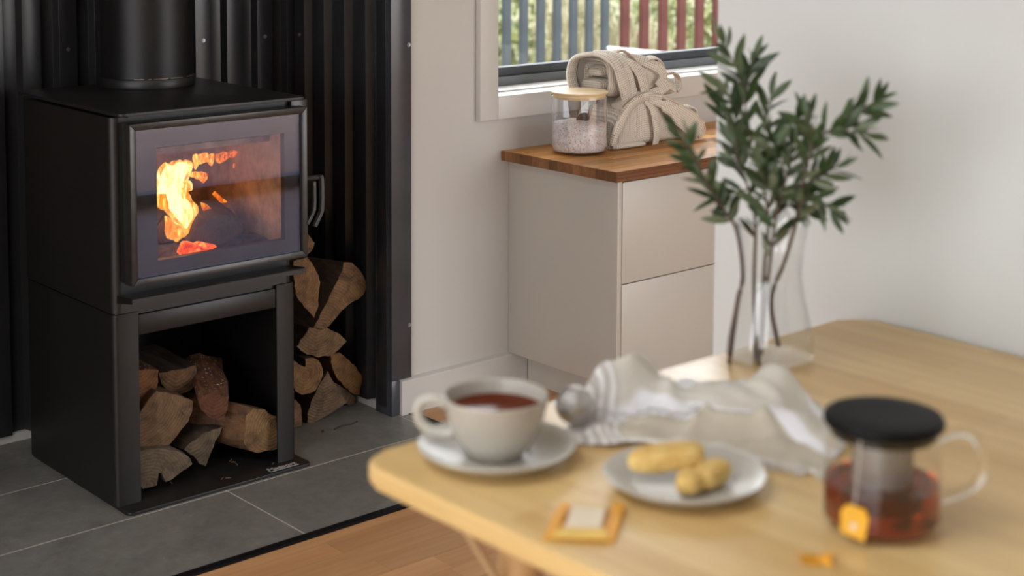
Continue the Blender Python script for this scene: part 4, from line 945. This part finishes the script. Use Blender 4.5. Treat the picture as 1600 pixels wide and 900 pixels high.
c0 = bm.verts.new((pz_.x, pz_.y, T+.0008)); c1 = bm.verts.new((pz_.x, pz_.y, T+.0018))
for i in range(14):
    j = (i+1) % 14; bm.faces.new((a[i], a[j], b[j], b[i])); bm.faces.new((a[j], a[i], c0)); bm.faces.new((b[i], b[j], c1))
tag(bm_out('paper_scrap', bm, m_or), 'small crumpled orange paper scrap at the front right of the table', 'paper')

# ------------------------------------------------------------------ glass teapot with strainer
qc = (1.205, .838, T)
pot = thing('teapot', 'clear glass teapot with black lid, steel strainer and dark tea', 'teapot', qc)
lathe('glass_body', [(0, .0004), (.048, .0004), (.0545, .003), (.0568, .009), (.0570, .016), (.0545, .060), (.0525, .088), (.0532, .097), (.0518, .097), (.0510, .088), (.0530, .060), (.0552, .017), (.0545, .011), (.050, .0062), (0, .0060)], qc, m_clear, pot, n=72)
lathe('tea', [(0, .0066), (.0485, .0066), (.0535, .0115), (.0544, .017), (.0533, .043), (.0534, .0435), (.0, .0425)], qc, m_tea, pot, n=72)
lathe('lid', [(0, .1085), (.030, .1085), (.048, .1085), (.0545, .1070), (.0565, .1035), (.0560, .0995), (.0545, .0975), (.0505, .0965), (.0495, .089), (0, .089)], qc, m_blackpl, pot, n=64)
t = NT('steel mesh strainer'); v = t.coord(); t.set(Base_Color=(.36, .34, .32), Metallic=.6, Roughness=.5); t.bump(t.noise(v, 900, 2, .5), .4, .001); m_mesh = t.m
lathe('strainer', [(.0, .020), (.026, .020), (.028, .0225), (.0285, .089), (.0275, .089), (.027, .024), (.0, .0215)], qc, m_mesh, pot, n=40)
rd_ = Vector((rt.x, rt.y, 0)).normalized()
PH = [(.0525, .083), (.062, .0885), (.077, .0905), (.089, .082), (.0945, .063), (.092, .045), (.079, .0335), (.0545, .0240)]
tube('pot_handle', catmull([Vector(qc)+rd_*a+Vector((0, 0, z)) for a, z in PH], 6), .0048, m_glass, pot, n=16, upv=(-rd_.y, rd_.x, 0))
m_tagc = plain('amber tag paper', (.80, .41, .015), .5, nscale=30, var=.08)
m_str = plain('white cotton string', (.75, .70, .62), .9, nscale=80, var=.05)
vw = Vector((-fw.x, -fw.y, 0)).normalized(); tdir = (vw*.85-rd_*.66).normalized()
def tp(side, out, z): p = Vector(qc)+tdir*out+Vector((-tdir.y, tdir.x, 0))*side+Vector((0, 0, z)); return p
tgo = thing('tea_tag', 'yellow paper tea tag on a string hanging against the glass teapot', 'tag', tuple(tp(0, .060, .012)))
V = []; 
for o_ in (.0585, .0593):
    for s_, z_ in ((-.0115, .010), (-.012, .030), (-.006, .037), (.009, .036), (.0125, .028), (.010, .006)): V.append(tp(s_*1.12, o_+.002*(z_ < .02), z_))
m6 = 6; F = [tuple(range(6)), tuple(range(11, 5, -1))]+[(i, (i+1) % 6, 6+(i+1) % 6, 6+i) for i in range(6)]
mesh('tag_paper', V, F, m_tagc, tgo)
lathe('tag_print', [(0, 0), (.0035, 0), (.0035, .0003), (0, .0003)], (0, 0, 0), m_cream, tgo, n=16).matrix_local = Matrix.Translation(Vector(tp(0, .0608, .018))-WL[tgo.name])@Vector((0, 0, 1)).rotation_difference(tdir).to_matrix().to_4x4()
tube('string', catmull([tp(.003, .0575, .098), tp(.002, .0560, .088), tp(.001, .0575, .06), tp(0, .0592, .037)], 5), .0006, m_str, tgo, n=6)

# ------------------------------------------------------------------ vase and branches
vc = (1.530, 1.238, T)
va_ = thing('glass_vase', 'clear glass carafe vase with leafy branches at the back of the table', 'vase', vc)
lathe('vase_body', [(0, .0004), (.050, .0004), (.0555, .003), (.0565, .009), (.0545, .030), (.0490, .060), (.0420, .090), (.0385, .112), (.0385, .128), (.0415, .155), (.0465, .182), (.0455, .183), (.0402, .156), (.0371, .128), (.0371, .112), (.0405, .090), (.0475, .060), (.053, .030), (.0545, .0115), (.051, .0085), (0, .0080)], vc, m_clear, va_, n=64)
t = NT('olive green leaf'); oi = t.n('ObjectInfo'); v = t.coord('Object'); gn = t.n('NewGeometry')
c = t.ramp(oi.outputs['Random'], [(0, (.018, .042, .010)), (.45, (.035, .072, .018)), (.8, (.075, .115, .045)), (1, (.19, .21, .13))])
c = t.mix(c, (.19, .24, .16), t.math('MULTIPLY', gn.outputs['Backfacing'], .55))
t.l(c, t.b.inputs['Base Color']); t.set(Roughness=.42); t.b.inputs['Subsurface Weight'].default_value = 0; m_leaf = t.m
m_stem = wood('brown twig', [(.3, (.07, .045, .03)), (.7, (.15, .10, .075))], 'z', 80, .6, .1, .2)
# one leaf: lance shaped, folded along the midrib, curving down; stem end at the origin, pointing +Y
LV = []; LF = []
ST = [(0, .05), (.12, .45), (.3, .85), (.5, 1.0), (.7, .82), (.88, .42), (1, .02)]
for yv, w in ST:
    for s in (-1, -.5, 0, .5, 1): LV.append(Vector((s*w*.13, yv, .03*abs(s)*w-.13*yv*yv)))
for j in range(len(ST)-1):
    for i in range(4): LF.append((j*5+i, j*5+i+1, (j+1)*5+i+1, (j+1)*5+i))
lme = bpy.data.meshes.new('leaf'); lme.from_pydata(LV, [], LF); lme.materials.append(m_leaf)
for p in lme.polygons: p.use_smooth = True
BRANCH = {
 'a': [(1.483,1.266,0.741), (1.495,1.264,0.821), (1.502,1.262,0.853), (1.499,1.271,0.910), (1.471,1.273,0.945), (1.441,1.277,0.986), (1.417,1.276,1.018), (1.400,1.280,1.040)],
 'b': [(1.511,1.241,0.737), (1.518,1.243,0.813), (1.525,1.245,0.878), (1.530,1.245,0.922), (1.543,1.265,0.963), (1.543,1.283,1.002), (1.548,1.297,1.042), (1.549,1.307,1.083), (1.548,1.318,1.111), (1.538,1.329,1.139)],
 'c': [(1.524,1.257,0.742), (1.528,1.265,0.840), (1.533,1.269,0.918), (1.551,1.298,0.958), (1.558,1.322,0.987), (1.559,1.338,1.024), (1.563,1.352,1.056)],
 'd': [(1.539,1.232,0.760), (1.535,1.242,0.820), (1.543,1.228,0.871), (1.548,1.216,0.920), (1.540,1.201,0.965), (1.540,1.192,1.006), (1.547,1.177,1.036), (1.556,1.157,1.054), (1.576,1.141,1.071), (1.591,1.130,1.081)],
 'e': [(1.499,1.227,0.758), (1.518,1.234,0.848), (1.529,1.233,0.924), (1.530,1.223,0.963), (1.531,1.213,1.000), (1.538,1.211,1.032), (1.551,1.215,1.055)],
}
TWIGS = [
 ('b', [(1.545,1.280,0.993), (1.572,1.288,1.032), (1.587,1.292,1.073)]),
 ('b', [(1.548,1.295,1.034), (1.545,1.314,1.061), (1.538,1.336,1.081)]),
 ('b', [(1.554,1.307,1.066), (1.559,1.306,1.095), (1.566,1.303,1.120)]),
 ('d', [(1.542,1.200,0.973), (1.550,1.182,0.986), (1.557,1.163,0.998)]),
 ('d', [(1.538,1.202,0.957), (1.561,1.195,0.953), (1.584,1.186,0.937)]),
 ('d', [(1.541,1.186,1.019), (1.535,1.187,1.039), (1.532,1.192,1.059)]),
 ('d', [(1.549,1.168,1.044), (1.560,1.152,1.045), (1.578,1.136,1.041)]),
 ('c', [(1.552,1.296,0.953), (1.539,1.307,0.949), (1.525,1.319,0.942)]),
 ('e', [(1.526,1.225,0.951), (1.509,1.229,0.972), (1.496,1.230,0.998)]),
 ('e', [(1.535,1.220,0.983), (1.520,1.224,1.008), (1.515,1.231,1.032)]),
 ('c', [(1.555,1.310,0.974), (1.542,1.311,1.007), (1.544,1.313,1.041)]),
 ('e', [(1.532,1.222,0.967), (1.552,1.218,0.969), (1.568,1.216,0.959)]),
 ('e', [(1.531,1.232,0.932), (1.552,1.228,0.943), (1.561,1.220,0.939)]),
]

blab = {'a': 'leftmost leafy branch in the vase, arching left towards the worktop', 'b': 'tallest leafy branch in the vase, reaching the window corner', 'c': 'leafy branch behind the tall one in the vase, leaning left', 'd': 'dark forked branch in the vase, arching far right', 'e': 'short leafy branch in the centre of the vase'}
start = {'a': 20, 'b': 17, 'c': 10, 'd': 18, 'e': 9}
def add_leaf(parent, p, d, L):
    o = bpy.data.objects.new('leaf', lme); COL.objects.link(o); o.parent = parent
    y_ = d.normalized(); z_ = Vector((-.5+R.gauss(0, .7), -.6+R.gauss(0, .7), .6+R.gauss(0, .5))); x_ = y_.cross(z_).normalized(); z_ = x_.cross(y_)
    m3 = Matrix((x_, y_, z_)).transposed()*L
    o.matrix_local = Matrix.Translation(Vector(p)-WL[parent.name])@m3.to_4x4(); return o
for k in 'abcde':
    P = catmull(BRANCH[k], 6); N = len(P)
    br_ = thing('leafy_branch', blab[k], 'branch', tuple(P[0]), 'leafy branches in the glass vase')
    r0 = .0031 if k in 'ad' else .0026
    tube('stem', P, [r0*(1-.65*i/(N-1)) for i in range(N)], m_stem, br_, n=8)
    paths = [(P, start[k], .0)]
    for tk, Q in TWIGS:
        if tk == k:
            Q = catmull(Q, 6); tube('twig', Q, [.0014*(1-.5*i/(len(Q)-1)) for i in range(len(Q))], m_stem, br_, n=6); paths.append((Q, 3, 1))
    for Q, s0, tw_ in paths:
        ph = R.uniform(0, 6)
        n_ = len(Q); i = s0; acc = 0
        while i < n_-1:
            tg = (Q[i+1]-Q[i]).normalized(); ph += 2.4+R.uniform(-.4, .4)
            a_ = tg.cross(Vector((.3, .4, .9))).normalized(); b_ = tg.cross(a_)
            d = (tg*R.uniform(.5, .95)+(a_*math.cos(ph)+b_*math.sin(ph))*.75+Vector((0, 0, .12)))
            add_leaf(br_, Q[i], d, R.uniform(.028, .047))
            if R.random() < .40:
                d2 = tg*.7-(a_*math.cos(ph)+b_*math.sin(ph))*.75; add_leaf(br_, Q[i], d2, R.uniform(.026, .042))
            i += 1 if tw_ else (1 if R.random() < .75 else 2)
        add_leaf(br_, Q[-1], Q[-1]-Q[-2], R.uniform(.03, .042)); add_leaf(br_, Q[-1], (Q[-1]-Q[-2]).normalized()+Vector((R.uniform(-.5, .5), R.uniform(-.5, .5), .3)), .03)
    if k == 'e':
        add_leaf(br_, P[7], Vector((-.3, .3, -1)), .04); add_leaf(br_, P[8], Vector((-.25, .2, .8)), .032)

# ------------------------------------------------------------------ tea towel, tea ball
t = NT('striped linen'); uv = t.n('TexCoord'); sx = t.n('SeparateXYZ'); t.l(uv.outputs['UV'], sx.inputs[0])
ru = t.ramp(sx.outputs['Y'], [(0, (.85, .85, .85)), (.06, (.56, .51, .41)), (.30, (.56, .51, .41)), (.33, (.90, .91, .95)), (.44, (.90, .91, .95)), (.47, (.66, .63, .56)), (.80, (.66, .63, .56)), (.83, (.90, .91, .95)), (.9, (.90, .91, .95)), (1, (.58, .53, .43))])
st_ = t.math('SINE', t.math('MULTIPLY', sx.outputs['X'], 150.0)); msk = t.ramp(sx.outputs['X'], [(.03, (0, 0, 0)), (.06, (.8, .8, .8)), (.22, (.8, .8, .8)), (.26, (0, 0, 0))])
rs = t.ramp(st_, [(.35, (.50, .47, .45)), (.6, (.87, .87, .88))])
t.l(t.mix(ru, rs, msk), t.b.inputs['Base Color']); t.set(Roughness=.9); t.bump(t.noise(t.coord(), 500, 3, .6), .25, .001); m_linen = t.m
Fc = catmull([(1.122, 1.185, 0), (1.160, 1.145, 0), (1.205, 1.110, 0), (1.235, 1.062, 0), (1.238, 1.010, 0), (1.262, .945, 0)], 8)
Bc = catmull([(1.205, 1.262, 0), (1.262, 1.282, 0), (1.330, 1.280, 0), (1.390, 1.235, 0), (1.462, 1.165, 0), (1.395, 1.005, 0)], 8)
def samp(C, u): f = u*(len(C)-1); i = min(int(f), len(C)-2); return C[i].lerp(C[i+1], f-i)
def g(p, cx, cy, sx_, sy_, a=0):
    dx, dy_ = p.x-cx, p.y-cy; ca, sa = math.cos(a), math.sin(a); u = dx*ca+dy_*sa; v = -dx*sa+dy_*ca
    return math.exp(-(u/sx_)**2-(v/sy_)**2)
V = []; F = []; UV = []; nu, nv = 72, 44
for j in range(nv+1):
    for i in range(nu+1):
        u, v = i/nu, j/nv; p = samp(Fc, u).lerp(samp(Bc, u), v)
        p += Vector((.004*math.sin(v*23+u*9), .004*math.sin(u*31+v*6), 0))
        h = .030*g(p, 1.275, 1.222, .040, .022, .2)+.034*g(p, 1.222, 1.236, .020, .020)+.022*g(p, 1.235, 1.225, .05, .03, .1)+.036*g(p, 1.400, 1.125, .034, .03)+.022*g(p, 1.32, 1.16, .09, .03, -.75)+.020*g(p, 1.29, 1.08, .10, .018, -.8)+.016*g(p, 1.345, 1.06, .07, .02, -.9)+.014*g(p, 1.17, 1.165, .05, .012, -.75)
        h += .006*noise.noise(Vector((p.x*26, p.y*26, 2)))+.005*max(0, math.sin((p.x+p.y)*85+3*noise.noise(p*12)))*(u*(1-u)*4)
        h += .014*(1-min(1, abs(noise.noise(Vector((p.x*17+p.y*9, p.y*13-p.x*6, 4))))*3.2))**2*(.35+u)*min(1, 2.2-2*u)
        h += .016*g(p, 1.285, 1.235, .045, .014, .35)
        h *= 1-g(p, 1.170, 1.222, .032, .032)
        ed = min(1, min(v, 1-v)*7, min(u, 1-u)*9); h = max(h, 0)*(.25+.75*ed)
        V.append((p.x, p.y, T+.003+h)); UV.append((u, v))
for j in range(nv):
    for i in range(nu): F.append((j*(nu+1)+i, j*(nu+1)+i+1, (j+1)*(nu+1)+i+1, (j+1)*(nu+1)+i))
tw = mesh('tea_towel', V, F, m_linen, None, True, uv=UV); tag(tw, 'crumpled white and beige striped linen tea towel on the table', 'towel')
md = tw.modifiers.new('thickness', 'SOLIDIFY'); md.thickness = .0022; md.offset = -1
FV = bmesh.new()
for i in range(26):
    a = samp(Fc, .80+.19*i/25)+Vector((.004, .004, 0)); dirn = Vector((-.6+R.uniform(-.5, .5), -.6+R.uniform(-.4, .4), 0)).normalized(); l_ = R.uniform(.012, .022)
    tube('', [(a.x, a.y, T+.005), (a.x+dirn.x*l_*.5, a.y+dirn.y*l_*.5, T+.0035), (a.x+dirn.x*l_, a.y+dirn.y*l_, T+.0015)], .0011, None, n=5, bm=FV)
tag(bm_out('fringe', FV, m_str, tw, True), kind='stuff')
TOWEL = [(Vector(v)) for v in V]
def towel_z(x, y): return max([q.z for q in TOWEL if (q.x-x)**2+(q.y-y)**2 < .00012] or [T])
bc = Vector((1.165, 1.217, T+.0285))
tbl = thing('tea_ball', 'dull steel tea ball with a chain lying between cup and towel', 'tea ball', (bc.x, bc.y, T))
m_ball = plain('dull perforated steel', (.52, .51, .49), .42, metal=.8, nscale=200, var=.2, bump=.5, bscale=900)
def cap(name, top):
    pr_ = [(.0215*math.cos(PI/2*k/10), .0215*math.sin(PI/2*k/10)) for k in range(11)]
    pr_ = [(r, z if top else -z) for r, z in pr_]; pr_ = pr_+[(r*.95, z*.95) for r, z in pr_[::-1]]
    return lathe(name, pr_, tuple(bc), m_ball, tbl, n=40)
cap('upper_shell', True); cap('lower_shell', False)
lathe('rim', [(.0213, -.0016), (.0226, -.0016), (.0226, .0016), (.0213, .0016)], tuple(bc), m_steel, tbl, n=48, close=True)
cp = catmull([(1.190, 1.213, T+.030), (1.205, 1.195, 0), (1.222, 1.178, 0), (1.245, 1.155, 0), (1.265, 1.135, 0)], 6)
cp = [Vector((p.x, p.y, p.z if i == 0 else max(towel_z(p.x, p.y)+.002, T+.002))) for i, p in enumerate(cp)]
for i in range(len(cp)-1):
    a = cp[i]; d = cp[i+1]-a; mid = (a+cp[i+1])/2; dn = d.normalized(); sd = dn.cross(Vector((0, 0, 1))).normalized(); o2 = sd if i % 2 else Vector((0, 0, 1))
    tube('chain_link', [mid+dn*(d.length*.62)*math.cos(q*PI/5)+o2*.0018*math.sin(q*PI/5) for q in range(10)], .0006, m_steel, tbl, n=5, closed=True)
e_ = cp[-1]; tube('hook', catmull([e_, e_+Vector((.006, -.004, .002)), e_+Vector((.012, -.002, .004)), e_+Vector((.013, .004, .003)), e_+Vector((.008, .006, .002))], 4), .0011, m_steel, tbl, n=6)
